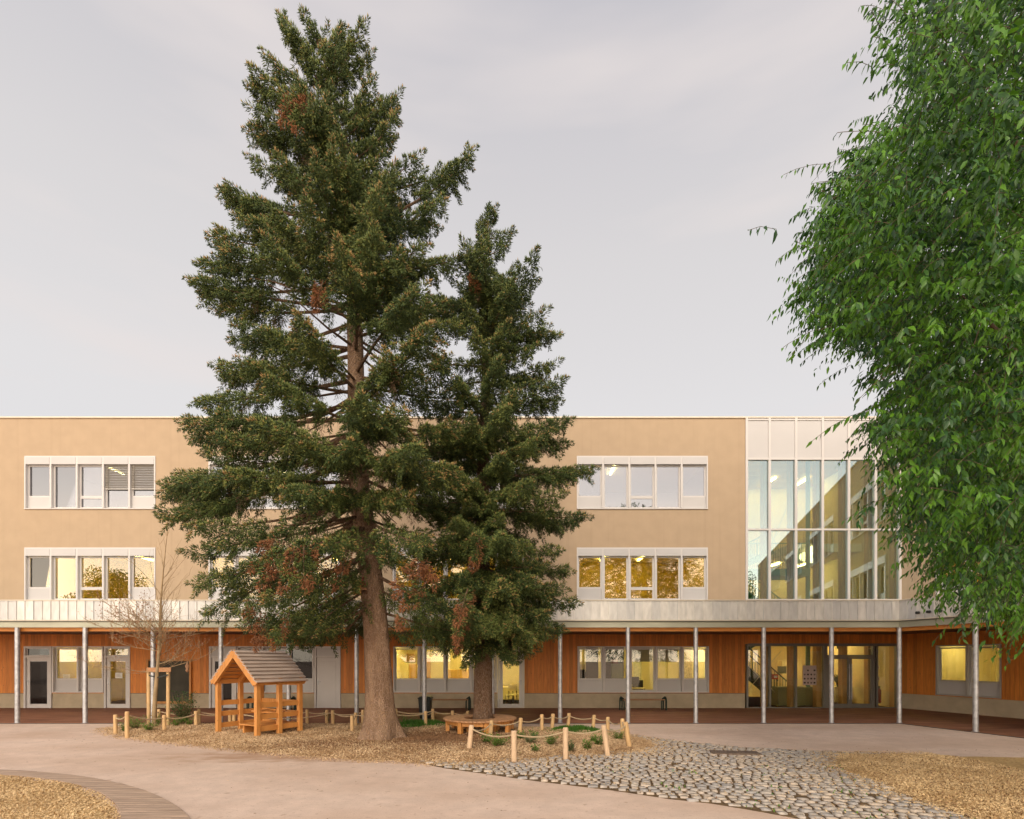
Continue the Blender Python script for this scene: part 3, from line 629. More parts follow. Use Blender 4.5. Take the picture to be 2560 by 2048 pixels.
# doors
def door(u0, u1, transom, fill, hinge=1, label=None):
    f = MB(); t = .07; y0, y1 = -.02, .14
    zt = ZT; f.box(u0, u0+t, y0, y1, 0, zt); f.box(u1-t, u1, y0, y1, 0, zt); f.box(u0+t, u1-t, y0+.002, y1, zt-t, zt)
    zl = zt-.44 if transom else zt-t
    if transom: f.box(u0+t, u1-t, y0+.002, y1, zl, zl+.07)
    else: pass
    d = f.build('door', WHITE, school); d.matrix_parent_inverse = Matrix.Translation((0, -YW, 0)); d.matrix_basis = MAINF
    if label: d['label'] = label
    l = MB(); a, b_ = u0+t+.006, u1-t-.006; s = .13
    if fill == 'solid':
        l.box(a, b_, .03, .09, .012, zl-.004)
        l.box(a+.12, b_-.12, .022, .03, .16, zl-.16)
    else:
        l.box(a, a+s, .03, .09, .012, zl-.004); l.box(b_-s, b_, .03, .09, .012, zl-.004); l.box(a+s, b_-s, .032, .09, .012, .17); l.box(a+s, b_-s, .032, .09, zl-.15, zl-.004)
    l.build('leaf', WHITE, d, bevel=.004)
    if fill != 'solid':
        g = MB(); g.box(a+s-.005, b_-s+.005, .055, .065, .165, zl-.145); g.build('pane', fill, d)
    if transom == 'glass':
        g = MB(); g.box(u0+t+.04, u1-t-.04, .06, .07, zl+.10, zt-t-.03); g.build('pane', fill if fill != 'solid' else GLASSD, d)
        g = MB(); g.box(u0+t, u0+t+.04, .04, .09, zl+.07, zt-t); g.box(u1-t-.04, u1-t, .04, .09, zl+.07, zt-t); g.box(u0+t+.04, u1-t-.04, .042, .09, zl+.07, zl+.10); g.box(u0+t+.04, u1-t-.04, .042, .09, zt-t-.03, zt-t); g.build('transom_frame', WHITE, d)
    elif transom == 'panel':
        g = MB(); g.box(u0+t, u1-t, .03, .09, zl+.07, zt-t); g.build('transom_panel', PANELW, d)
    h = MB(); hu = a+.06 if hinge > 0 else b_-.06; h.box(hu-.018, hu+.018, .018, .03, .92, 1.12); h.box(hu-.012 if hinge > 0 else hu-.12, hu+.12 if hinge > 0 else hu+.012, -.03, -.008, 1.03, 1.052); h.box(hu-.01, hu+.01, -.03, .02, 1.03, 1.05)
    h.build('handle', STEEL, d)
    h = MB(); hx = b_+.002 if hinge > 0 else a-.002
    for z in (.25, 1.0, 1.75): h.tube([(hx, .012, z), (hx, .012, z+.1)], .014, 8)
    h.build('hinge', STEEL, d)
    return d
door(gx(60), gx(129), 'glass', GLASSD, label='dark glazed white door')
door(gx(260.5), gx(325.5), 'glass', GLASS0, label='door with a yellow room behind its glass')
door(gx(523), gx(591), 'panel', GLASSD)
door(gx(786), gx(851.5), 'panel', 'solid', label='plain solid white door')
door(gx(1244), gx(1311), 'panel', GLASS0, hinge=-1)
# curtain wall above the canopy
MU = [XW(x) for x in (1866, 1923, 1989, 2055.6, 2121, 2188)]+[CX-.03]
ZB, ZM, ZG, ZH = ZW(1501), ZW(1324.5), ZW(1148), ZTOP-.001
c = MB()
for i, u in enumerate(MU):
    hw = .045; c.box(u-hw, u+hw, -.05, .12, 3.25, ZH)
for z, h in ((ZB, .09), (ZM, .07), (ZG, .08), (ZH-.06, .06)):
    for a, b_ in zip(MU[:-1], MU[1:]): c.box(a+.046, b_-.046, -.046, .116, z-h/2, z+h/2)
c.box(MU[0]+.046, MU[-1]-.046, .0, .1, 3.25, ZB-.05)
cwm = c.build('curtain_wall', WHITE, school); cwm.matrix_parent_inverse = Matrix.Translation((0, -YW, 0)); cwm.matrix_basis = MAINF
for a, b_ in zip(MU[:-1], MU[1:]):
    for z0, z1 in ((ZB+.04, ZM-.03), (ZM+.03, ZG-.035)):
        q = MB(); q.box(a+.04, b_-.04, .02, .03, z0, z1); q.build('pane', GLASSC, cwm)
    q = MB(); q.box(a+.046, b_-.046, -.015, .06, ZG+.041, ZH-.061); q.build('panel', PANELW, cwm)
# ground glazing
GU0 = [XW(x) for x in (1868, 1924.6, 1990, 2061)]; zt = ZW(1612)
c = MB()
for u in GU0: c.box(u-.035, u+.035, -.03, .12, 0, zt)
c.box(GU0[0]+.036, CX-.05, -.02, .1, 0, .045); c.box(GU0[0]+.036, CX-.05, -.022, .1, zt-.06, zt+.05)
U1, U2, U3 = XW(2064), XW(2185), XW(2243)
for u in (U1+.02, U2-.02, XW(2192), U3): c.box(u-.035, u+.035, -.034, .118, .046, zt-.061)
ztr = ZW(1640); c.box(U1+.05, U2-.06, -.03, .11, ztr-.04, ztr+.04); c.box(U3+.03, CX-.05, -.02, .1, .05, zt-.06)
gwl = c.build('entrance_glazing', DARKF, school); gwl.matrix_parent_inverse = Matrix.Translation((0, -YW, 0)); gwl.matrix_basis = MAINF
for a, b_, z0, z1 in ((GU0[0], GU0[1], .045, zt-.06), (GU0[1], GU0[2], .045, zt-.06), (GU0[2], GU0[3], .045, zt-.06), (XW(2192), U3, .045, zt-.06), (U1+.02, U2-.02, ztr+.03, zt-.06)):
    q = MB(); q.box(a+.03, b_-.03, .03, .04, z0, z1); q.build('pane', GLASS0, gwl)
dd = []
um = (U1+U2)/2
for a, b_, sgn in ((U1+.06, um-.004, 1), (um+.004, U2-.06, -1)):
    l = MB(); s = .075; top = ztr-.045; l.box(a, a+s, -.01, .05, .05, top); l.box(b_-s, b_, -.01, .05, .05, top); l.box(a+s, b_-s, -.008, .05, .05, .18); l.box(a+s, b_-s, -.008, .05, top-s, top)
    dl = l.build('door', DARKF, school); dl.matrix_parent_inverse = Matrix.Translation((0, -YW, 0)); dl.matrix_basis = MAINF
    g = MB(); g.box(a+s-.004, b_-s+.004, .018, .026, .178, top-s+.002); g.build('pane', GLASS0, dl)
    h = MB(); hu = b_-.04 if sgn > 0 else a+.04; h.tube([(hu, -.06, .35), (hu, -.06, 1.75)], .013, 8)
    h.box(hu-.01, hu+.01, -.06, -.01, .45, .47); h.box(hu-.01, hu+.01, -.06, -.01, 1.6, 1.62); h.build('handle', STEEL, dl)

# rooms
def room(M, u0, u1, z0, z1, depth, wm, lm, lights, fm=ROOMF, cm=ROOMC, y0=.31):
    r = MB(); y1 = depth
    r.face([(u0, y0, z0), (u1, y0, z0), (u1, y1, z0), (u0, y1, z0)], 1); r.face([(u0, y0, z1), (u0, y1, z1), (u1, y1, z1), (u1, y0, z1)], 2)
    r.face([(u0, y1, z0), (u1, y1, z0), (u1, y1, z1), (u0, y1, z1)]); r.face([(u0, y0, z0), (u0, y1, z0), (u0, y1, z1), (u0, y0, z1)]); r.face([(u1, y0, z0), (u1, y0, z1), (u1, y1, z1), (u1, y1, z0)])
    o = part(r, 'interior', [wm, fm, cm], M)
    for (a, b_, c, d) in lights:
        q = MB(); q.box(a, b_, c, d, z1-.07, z1-.03); q.build('ceiling_light', lm, o)
    return o
for gi, u in enumerate(GU):
    li = [(u+.8, u+.9, 1.2, 2.6), (u+2.6, u+2.7, 1.2, 2.6), (u+4.3, u+4.4, 1.2, 2.6), (u+1.7, u+1.8, 3.4, 4.8), (u+3.5, u+3.6, 3.4, 4.8)]
    room(MAINF, u-.5, u+GW+.5, 3.9, 6.75, 5.5, ROOMW2, LAMPY, li)
    room(MAINF, u-.5, u+GW+.5, 7.5, 10.2, 5.5, ROOMD, LAMP, [(u+1.8, u+1.86, 1.5, 2.8)])
for u in WU[:2]:
    room(WINGF, u-.5, u+GW+.5, 3.9, 6.75, 5, ROOMW2, LAMPY, [(u+.8, u+.9, 1.2, 2.6), (u+3, u+3.1, 1.2, 2.6)])
    room(WINGF, u-.5, u+GW+.5, 7.5, 10.2, 5, ROOMD, LAMP, [(u+2, u+2.06, 1.2, 2.0)])
room(MAINF, gx(20), gx(105), 0, 2.75, 4, ROOMD, LAMP, [])
room(MAINF, gx(106), gx(345), 0, 2.75, 4.2, ROOMW2, LAMPY, [(gx(150), gx(156), 1.2, 2.4), (gx(230), gx(236), 1.2, 2.4), (gx(300), gx(306), 1.2, 2.0)])
room(MAINF, gx(500), gx(870), 0, 2.75, 4.2, ROOMD, LAMP, [])
room(MAINF, gx(960), gx(1330), 0, 2.75, 4.6, ROOMW, LAMP, [(gx(1010), gx(1016), 1, 2.4), (gx(1075), gx(1081), 1, 2.4), (gx(1120), gx(1126), 2.6, 3.8), (gx(1180), gx(1186), 1, 2.4), (gx(1270), gx(1276), .9, 2.6)])
room(MAINF, gx(1425), gx(1790), 0, 2.75, 4.2, ROOMW, LAMP, [(gx(1560), gx(1566), 1, 2.4), (gx(1660), gx(1666), 1, 2.4), (gx(1735), gx(1741), 1.2, 2.4)])
room(WINGF, .8, 4.2, 0, 2.75, 4, ROOMW, LAMP, [(1.6, 1.66, 1, 2.2), (2.8, 2.86, 1.6, 2.8)])
room(MAINF, CU0-.1, CX-.02, 0, 10.7, 6.5, ROOMW, LAMPA, [(10.4, 10.5, 4.6, 6.0), (12.6, 12.7, 4.6, 6.0), (14.2, 14.3, 4.6, 6.0)], cm=GLULAM, y0=.2)  # strips high at the back are added to brighten the dark hall
# atrium slab with ceiling lights for the entrance
mb = MB(); mb.box(CU0-.05, CX-.05, 2.6, 6.4, 3.0, 3.35); mb.box(11.9, CX-.05, 2.0, 2.6, 3.0, 3.35); sl = part(mb, 'gallery_floor', PLYW, MAINF)
for a in (9.9, 11.4, 12.9, 14.3):
    q = MB(); q.box(a, a+.08, 2.9, 4.8, 2.93, 2.97); q.build('ceiling_light', LAMPA, sl)
mb = MB(); mb.box(12.1, CX-.05, 2.2, 6.4, 6.6, 6.95); mb.box(9.4, 12.1, 4.4, 6.4, 6.6, 6.95); sl = part(mb, 'gallery_floor', ROOMC, MAINF)
for a in (10.4, 12.8, 14.2):
    q = MB(); q.box(a, a+.08, 4.6, 5.8, 6.53, 6.57); q.build('ceiling_light', LAMPA, sl)
for i, px in enumerate((1911, 1978, 2043, 2107, 2172, 2236)):
    q = MB(); u = XW(px)*(1+.35/20.7); q.box(u-.1, u+.1, .22, .5, 0, 10.6); part(q, 'timber_column', GLULAM, MAINF, bevel=.008)
# green staircase
sy0, sy1 = 1.5, 2.5
st = MB()
st.tube([(XW(2018.6)*1.07, 1.42, 0), (XW(2018.6)*1.07, 1.42, 10.6)], .085, 12)
st.box(9.3, 12.45, 1.3, 2.58, 5.42, 5.70); stair = part(st, 'staircase', GREEN, MAINF)
q = MB()
for k in range(32): u = 9.35+k*.098; q.box(u, u+.014, 1.33, 1.345, 5.7, 6.75)
q.box(9.3, 12.45, 1.31, 1.35, 6.75, 6.79)
for k in range(12): q.box(12.42, 12.435, 1.35+k*.1, 1.364+k*.1, 5.7, 6.75)
q.build('railing', GREEN, stair)
def flight(u0, z0, u1, z1, ya, yb, n=9, bars=True):
    q = MB(); ln = Vector((u1-u0, 0, z1-z0))
    for y in (ya, yb):
        q.beam((u0, y, z0), (u1, y, z1), .03, .26)
        q.beam((u0, y, z0+.95), (u1, y, z1+.95), .03, .05)
        for k in range(n*2):
            t = (k+.5)/(n*2); p = Vector((u0, y, z0))+ln*t; q.box(p.x-.008, p.x+.008, y-.008, y+.008, p.z, p.z+.95)
    for k in range(n):
        t = (k+.5)/n; p = Vector((u0, 0, z0))+ln*t; q.box(p.x-.14, p.x+.14, ya, yb, p.z, p.z+.035)
    q.build('flight', mat('stair_dark', (.05, .10, .08), .5) if z0 < 2 else GREEN, stair)
flight(11.6, .05, 9.5, 1.9, 1.55, 2.3); flight(9.5, 1.95, 11.4, 3.1, 2.4, 2.58, 7)
flight(12.3, 3.3, 9.6, 5.5, 2.65, 3.4, 11); flight(9.6, 5.7, 12.0, 6.9, 3.5, 4.2, 9)
q = MB(); q.beam((10.6, 1.7, 5.8), (11.9, 1.7, 8.9), .03, .03); q.beam((10.6, 1.7, 8.0), (11.7, 1.7, 5.9), .03, .03); q.beam((9.5, 1.2, .3), (11.2, 1.2, 2.3), .02, .02); q.beam((9.5, 1.25, 2.0), (11.2, 1.25, .3), .02, .02)
q.build('brace', mat('pale_brace', (.6, .6, .45), .5), stair)
q = MB(); q.box(9.3, CX-.1, 6.3, 6.42, 3.4, 4.0, 0); part(q, 'gallery_parapet', WHITE, MAINF)

# canopy
mb = MB(); A = (XL, YC-.10); B = (CCX-.06, YC-.10); Cc = (CX, YW-.003); D_ = (XL, YW-.003)
E = WINGC @ Vector((WL, -.10, 0)); Fe = WINGF @ Vector((WL, -.003, 0)); Bw = WINGC @ Vector((0, -.10, 0))
# exact corner of the fascia line
s_ = ((-.10)+.10)/1; B = Vector((Bw.x, YC-.10))
tt = (YC-.10-Bw.y)/WD.y; B = (Bw.x+WD.x*tt, YC-.10)
def off(d_main, d_wing=None):
    """corner point where lines offset outward by d from the column lines meet"""
    p = WINGC @ Vector((0, -d_main, 0)); t_ = (YC-d_main-p.y)/WD.y; return Vector((p.x+WD.x*t_, YC-d_main))
def slab(name, m, z0, z1, d):
    mb = MB(); b_ = off(d); e = WINGC @ Vector((WL, -d, 0))
    mb.prism([(XL, YC-d), (b_.x, b_.y), Cc, D_], z0, z1); part(mb, name, m)
    mb = MB(); mb.prism([(b_.x+.001, b_.y), (e.x, e.y), (Fe.x, Fe.y), (Cc[0]+.001, Cc[1])], z0, z1); part(mb, name, m)
def stripboth(name, m, d0, d1, z0, z1):
    a0, a1 = off(d1), off(d0); e0 = WINGC @ Vector((WL, -d1, 0)); e1 = WINGC @ Vector((WL, -d0, 0))
    mb = MB(); mb.prism([(XL, YC-d1), (a0.x, a0.y), (a1.x, a1.y), (XL, YC-d0)], z0, z1); part(mb, name, m)
    mb = MB(); mb.prism([(a0.x, a0.y), (e0.x, e0.y), (e1.x, e1.y), (a1.x, a1.y)], z0, z1); part(mb, name, m)
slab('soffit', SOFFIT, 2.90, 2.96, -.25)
slab('canopy_roof', GUTTER, 3.10, 3.2, -.05)
ZF = 2.874
stripboth('timber_beam', BEAMW, -.20, -.09, 2.765, 2.955)
stripboth('fascia', FASCIA, .02, .06, ZF, 3.06)
stripboth('fascia_flange', FASCIA, -.09, .02, ZF+.002, ZF+.03)
stripboth('gutter', GUTTER, .06, .10, 3.045, 3.085)
stripboth('gutter_lip', COPING, .10, .125, 3.07, 3.10)
stripboth('parapet_cap', COPING, -.06, .09, 3.672, 3.70)
def zinc(M, u0, u1, step=.257):
    mb = MB(); u = u0; seams = MB()
    while u < u1:
        b_ = min(u+step, u1); n = len(mb.v); rt = random.uniform(-.004, .004); zs_ = (3.10, 3.29, 3.42, 3.671)
        for i, z in enumerate(zs_):
            for k in range(4):
                t = k/3; bul = .0025*math.sin(math.pi*t)*(1 if i in (1, 2) else .3)
                mb.v.append((u+(b_-u)*t, -.06-bul+rt*(t-.5)+random.uniform(-.0008, .0008), z))
        for i in range(3):
            for k in range(3): mb.f.append((n+i*4+k, n+i*4+k+1, n+i*4+k+5, n+i*4+k+4)); mb.m.append(0)
        seams.box(u-.007, u+.007, -.082, -.055, 3.10, 3.671); u += step
    part(mb, 'zinc_parapet', ZINC, M, smooth=True); part(seams, 'seams', ZINC, M)
zinc(MAINC, XL, off(.06).x); zinc(WINGC, .02, 16)
mb = MB(); mb.box(16, WL, -.08, -.04, 3.1, 3.671); part(mb, 'zinc_parapet', ZINC, WINGC)
# spouts
for M_, u, z in ((MAINC, (867-1280)*YC/F, 3.26),)+tuple((WINGC, .62+i*.30, 3.27) for i in range(3)):
    q = MB(); q.tube([(u, -.02, z), (u, -.16, z-.01)], .04, 12, cap=True); part(q, 'spout', BLACKP, M_)
# columns
for k in range(-1, 14):
    u = (43.5+169.6*k-1280)*YC/F; q = MB()
    q.lathe((u, YC, 0), [(.09, 0), (.09, .012), (.064, .014), (.064, ZF+.002)], 20); q.box(u-.08, u+.08, YC-.015, YC+.06, 2.80, ZF+.001) if False else None
    part(q, 'column', STEEL, smooth=True)
for k in range(1, 5):
    p = WINGC @ Vector((2.04*k, 0, 0)); q = MB(); q.lathe((p.x, p.y, 0), [(.09, 0), (.09, .012), (.064, .014), (.064, ZF+.002)], 20); part(q, 'column', STEEL, smooth=True)
# walkway under the canopy
mb = MB(); b_ = off(.12); e = WINGC @ Vector((WL, -.12, 0)); mb.prism([(XL, YC-.12), (b_.x, b_.y), Cc, D_], -.1, .012)
mb.prism([(b_.x+.001, b_.y), (e.x, e.y), (Fe.x, Fe.y), (Cc[0]+.001, Cc[1])], -.1, .012)
tag(mb.build('walkway', DECK), 'dark brown surfaced walkway under the canopy', 'walkway', kind='structure')
mb = MB(); a0 = off(.155); a1 = off(.12); e0 = WINGC @ Vector((WL, -.155, 0)); e1 = WINGC @ Vector((WL, -.12, 0))
mb.prism([(XL, YC-.155), (a0.x, a0.y), (a1.x, a1.y), (XL, YC-.1205)], -.1, .016); mb.prism([(a0.x, a0.y), (e0.x, e0.y), (e1.x, e1.y), (a1.x, a1.y)], -.1, .0155)
tag(mb.build('kerb', mat('edge_strip', (.05, .035, .03), .6)), 'thin dark edging strip of the walkway', 'kerb', kind='structure')

# ------------------------------------------------------------------ things on and behind the facade
# blackboard
u0, u1, z0, z1 = gx(368.7), gx(480.6), ZW(1759), ZW(1648)
bb = empty('blackboard', ((u0+u1)/2, YW-.05, z0)); tag(bb, 'large outdoor blackboard in an orange timber frame on the wall behind the bare young tree', 'blackboard')
hw_, hh_ = (u1-u0)/2, z1-z0
q = MB(); q.box(-hw_+.07, hw_-.07, 0, .03, .08, hh_-.08); q.build('board', BOARD, bb)
q = MB(); q.box(-hw_, -hw_+.08, -.03, .035, 0, hh_); q.box(hw_-.08, hw_, -.03, .035, 0, hh_); q.box(-hw_+.08, hw_-.08, -.028, .035, 0, .09); q.box(-hw_+.08, hw_-.08, -.028, .035, hh_-.05, hh_); q.build('frame', WOODO, bb, bevel=.004)
def flat(name, px0, px1, py0, py1, y, m, label, cat, marks=None, thick=.004, D0=None):
    D = YW+y; a = at(px0, py1, D); b_ = at(px1, py0, D)
    q = MB(); q.box(-(b_.x-a.x)/2, (b_.x-a.x)/2, 0, thick, 0, b_.z-a.z)
    if marks:
        o = empty(name, ((a.x+b_.x)/2, D, a.z)); q.build('sheet', m, o); marks(o, b_.x-a.x, b_.z-a.z)
    else: o = q.build(name, m); o.location = ((a.x+b_.x)/2, D, a.z)
    return tag(o, label, cat)
INK = mat('ink', (.07, .055, .05), .8)
def lines(o, w_, h_):
    for i in range(4): g = MB(); g.box(-w_*.35, w_*random.uniform(.1, .35), -.003, -.001, h_*(.72-i*.15), h_*(.75-i*.15)); g.build('text_line', INK, o)
flat('notice', 157, 175, 1686, 1699, .165, PAPER, 'small white notice in the window next to the dark glazed door', 'notice', lines)
flat('notice', 288, 306, 1682, 1696, .02, PAPER, 'white paper notice taped to the glass of the yellow lit door', 'notice', lines)
def pict(o, w_, h_):
    for r_ in range(4):
        for c_ in range(4):
            if r_ == 3 and c_ in (0, 2): continue
            g = MB(); x = -w_*.36+c_*w_*.24; z = h_*(.12+r_*.21); s = w_*.07
            if (r_+c_) % 3 == 0: g.box(x-s, x+s, -.003, -.001, z-s*.8, z+s*.9)
            elif (r_+c_) % 3 == 1: g.lathe((x, -.002, z-s), [(s*.2, 0), (s, s), (s*.2, 2*s)], 8); 
            else: g.box(x-s, x+s, -.003, -.001, z+s*.1, z+s*.7); g.box(x-s*.8, x+s*.8, -.003, -.001, z-s*.8, z-s*.2)
            g.build('pictogram', INK, o)
flat('poster', 2007, 2041, 1664, 1713, .012, mat('poster_pink', (.50, .40, .36), .8), 'large pinkish poster with rows of small dark pictograms on the entrance glazing', 'poster', pict)
flat('poster', 1944, 1966, 1666, 1684, .3, mat('poster_green', (.20, .27, .14), .7), 'small plain green sheet left of the pictogram poster behind the entrance glass', 'poster')
# interior furniture
def cabinet(name, u0, u1, y0, y1, z1, m, label, cat='cupboard', z0=0.0, doors=2):
    o = empty(name, ((u0+u1)/2, YW+y0, z0)); w_ = (u1-u0)/2; d_ = y1-y0; h_ = z1-z0
    q = MB(); q.box(-w_, w_, .02, d_, 0, h_); q.build('carcass', m, o, bevel=.01)
    for k in range(doors):
        a = -w_+2*w_*k/doors; q = MB(); q.box(a+.01, a+2*w_/doors-.01, 0, .018, .05, h_-.02); q.build('door', m, o)
    return tag(o, label, cat)
CREAM = mat('cream_board', (.74, .64, .36), .6); GREYG = mat('grey_green', (.23, .26, .17), .5); DKR = mat('dark_room_board', (.07, .065, .05), .7)
S = lambda px, y: (px-1280)*(YW+y)/F
cabinet('cupboard', S(1118, 3.6), S(1172, 3.6), 3.6, 4.2, 1.45, PLYW, 'ochre plywood cupboard in the yellow room left of the second spruce trunk')
cabinet('cupboard', S(992, 3), S(1020, 3), 3.0, 3.5, 1.75, CREAM, 'pale cream locker at the left window of the yellow room')
cabinet('cupboard', S(1020, 3.2), S(1038, 3.2), 3.2, 3.7, 1.7, PLYW, 'narrow ochre cupboard beside the cream locker')
cabinet('notice_board', S(1015, 4.4), S(1037, 4.4), 4.4, 4.45, 2.2, PLYW, 'small wooden board high on the yellow room wall', 'notice board', 1.85, 1)
cabinet('wooden_door', S(1064, 4.4), S(1076, 4.4), 4.4, 4.48, 2.0, PLYW, 'orange interior door standing open in the yellow room', 'door', 0, 1)
cabinet('partition', S(1465, .9), S(1496, .9), .9, 1.0, 2.6, DKR, 'dark partition behind the first window of the five window band', 'partition', 0, 1)
cabinet('partition', S(1512, .95), S(1560, .95), .95, 1.05, 2.6, DKR, 'dark partition behind the second window of the five window band', 'partition', 0, 1)
cabinet('cupboard', S(1529, .75), S(1557, .75), .75, .92, 1.75, GREYG, 'grey green cupboard in front of the dark partition')
cabinet('crate', S(1528, .6), S(1546, .6), .6, .74, 1.92, mat('brick_red', (.25, .07, .05), .7), 'red box on top of the grey green cupboard', 'box', 1.76, 1)
cabinet('notice_board', S(1584, 2.8), S(1604, 2.8), 2.8, 2.85, 2.1, mat('notice_grey', (.42, .38, .24), .8, var=.3, scale=14), 'tall grey board pinned with papers in the middle window', 'notice board', .95, 1)
def rollerblind(px0, px1, py1, label):
    a = S(px0, .2); b_ = S(px1, .2); z = EYE-(py1-HY)/F*(YW+.2); q = MB(); q.box(-(b_-a)/2, (b_-a)/2, 0, .008, z, 2.4); o = q.build('roller_blind', mat('blind_cloth', (.40, .38, .30), .8)); o.location = ((a+b_)/2, YW+.2, 0); tag(o, label, 'roller blind')
rollerblind(1573, 1632, 1655, 'grey roller blind drawn partly down in the middle window'); rollerblind(1641, 1694, 1655, 'grey roller blind partly down in the fourth window')
cabinet('notice_board', S(1711, 2.0), S(1730, 2.0), 2.0, 2.05, 1.85, mat('papers', (.55, .45, .25), .8, var=.35, scale=12), 'board with brown papers in the fifth window', 'notice board', .9, 1)
cabinet('reception_counter', S(1936, 1.3), S(2036, 1.3), 1.0, 1.7, .78, mat('counter_grey_green', (.26, .30, .17), .5), 'low grey green counter behind the entrance glazing', 'counter', 0, 3)
cabinet('sofa', S(2078, 3.2), S(2155, 3.2), 2.9, 3.7, .7, CREAM, 'long cream bench seat seen through the double doors', 'bench seat', 0, 3)
cabinet('cupboard', S(1950, 5.8), S(2000, 5.8), 5.6, 6.1, 1.9, CREAM, 'tall cream cupboards at the back of the entrance hall', 'cupboard', 0, 3)
q = MB(); q.box(-.11, .11, 0, .12, 0, .2); q.box(-.07, .07, -.01, 0, .05, .15, 1); o = q.build('alarm_box', [RED, PAPER], bevel=.01); o.location = (S(1936, 1.1), YW+1.0, EYE-(1698-HY)/F*(YW+1.1)); tag(o, 'red fire alarm box behind the entrance glazing', 'alarm box')
# fire extinguisher
o = empty('fire_extinguisher', (S(2197, .8), YW+.8, .15)); q = MB(); q.lathe((0, 0, 0), [(.07, 0), (.085, .03), (.085, .5), (.05, .58), (.02, .62)], 14); q.build('cylinder', mat('dark_red', (.28, .03, .02), .4), o, smooth=True)
q = MB(); q.box(-.02, .05, -.02, .02, .62, .68); q.tube([(0, -.02, .63), (-.08, -.03, .5), (-.09, -.02, .2)], .012, 6); q.build('hose', BLACKP, o); tag(o, 'dark red fire extinguisher beside the entrance doors', 'fire extinguisher')
for px, py in ((2195, 1669), (2195, 1697)):
    q = MB(); q.box(-.06, .06, 0, .03, -.07, .07); q.box(-.03, .03, -.003, 0, -.03, .03, 1); o = q.build('wall_sign', [PAPER, RED]); o.location = at(px, py, YW+.5); tag(o, '%s small red and white sign on the wall right of the doors' % ('upper' if py < 1680 else 'lower'), 'sign')
EX = mat('exit_sign', (.06, .14, .07), .5); q = MB(); q.box(-.16, .16, 0, .03, 0, .11); q.box(-.10, -.04, -.003, 0, .03, .08, 1); q.box(.0, .10, -.003, 0, .045, .06, 1); o = q.build('exit_sign', [EX, PAPER]); o.location = at(2103, 1622, YW+1.2); tag(o, 'dark green exit sign with a white arrow above the double doors', 'exit sign')
# pendant globes
for i, (px, py) in enumerate(((2031, 1376), (2028, 1396), (2010, 1392))):
    D = YW+2.0; p = at(px, py, D); o = empty('pendant_lamp', (p.x, p.y, p.z)); q = MB(); q.lathe((0, 0, -.2), [(.02, 0), (.14, .06), (.2, .2), (.14, .34), (.02, .4)], 16); q.build('globe', GLOBE, o, smooth=True)
    q = MB(); q.tube([(0, 0, .2), (0, 0, 1.2)], .008, 5); q.build('cord', BLACKP, o)
    tag(o, ('topmost', 'lowest', 'left')[i]+' of three glowing round pendant lamps by the green stair post', 'pendant lamp', 'globe lamps in the stair hall')
# chairs
def chair(px, y, rz, label, m):
    o = empty('chair', (S(px, y), YW+y, 0), rz); q = MB(); q.box(-.2, .2, -.2, .2, .43, .455); q.build('seat', m, o, bevel=.01); q = MB(); q.box(-.19, .19, .19, .215, .62, .86); q.build('backrest', m, o, bevel=.01)
    for a in (-1, 1):
        for b_ in (-1, 1): q = MB(); q.tube([(a*.21, b_*.2, 0), (a*.18, b_*.18, .43)]+([(a*.18, .2, .85)] if b_ > 0 else []), .012, 6); q.build('leg', BLACKP, o)
    tag(o, label, 'chair')
chair(1287, 1.9, R(25), 'yellow chair nearest the wall seen through the right glass door', CREAM); chair(1277, 1.3, R(200), 'yellow chair with dark legs in front, seen through the right glass door', CREAM)
def table(px, y, w_, label):
    o = empty('table', (S(px, y), YW+y, 0)); q = MB(); q.box(-w_/2, w_/2, -.3, .3, .70, .73); q.build('tabletop', CREAM, o)
    for a in (-1, 1):
        for b_ in (-1, 1): q = MB(); q.tube([(a*(w_/2-.05), b_*.26, 0), (a*(w_/2-.05), b_*.26, .7)], .018, 6); q.build('leg', BLACKP, o)
    tag(o, label, 'table')
table(1262, 2.2, .8, 'small table with dark things on it behind the right glass door')
o = empty('office_chair', (S(1598, 1.5), YW+1.5, 0)); q = MB(); q.lathe((0, 0, .05), [(.25, 0), (.25, .03), (.03, .05), (.03, .4), (.24, .42), (.24, .48)], 12); q.build('base', BLACKP, o); q = MB(); q.box(-.23, .23, .2, .27, .55, 1.05); q.build('backrest', BLACKP, o, bevel=.05)
tag(o, 'black office chair standing in the middle window of the five', 'office chair')
o = empty('computer_screen', (S(1583, 1.2), YW+1.2, .80)); q = MB(); q.box(-.25, .25, 0, .04, .08, .40); q.build('screen', BLACKP, o, bevel=.008); q = MB(); q.box(-.03, .03, 0, .04, 0, .1); q.box(-.12, .12, -.06, .08, 0, .012); q.build('stand', BLACKP, o); tag(o, 'black computer screen beside the office chair in the middle window', 'computer screen')
table(1583, 1.3, .9, 'desk below the black computer screen')
# potted plant through double door
o = empty('potted_plant', (S(2099, 2.6), YW+2.6, .70)); q = MB(); q.lathe((0, 0, 0), [(.10, 0), (.14, .18)], 12); q.build('pot', BLACKP, o)
n = 160; th = rng.uniform(0, 6.28, n); rr = rng.uniform(.02, .1, n); blades('foliage', np.cos(th)*rr, np.sin(th)*rr, 0*th+.15, .38, SHRUBL, .03, 1.3, parent=o); tag(o, 'dark bushy plant on the cream bench seat inside the entrance', 'potted plant')
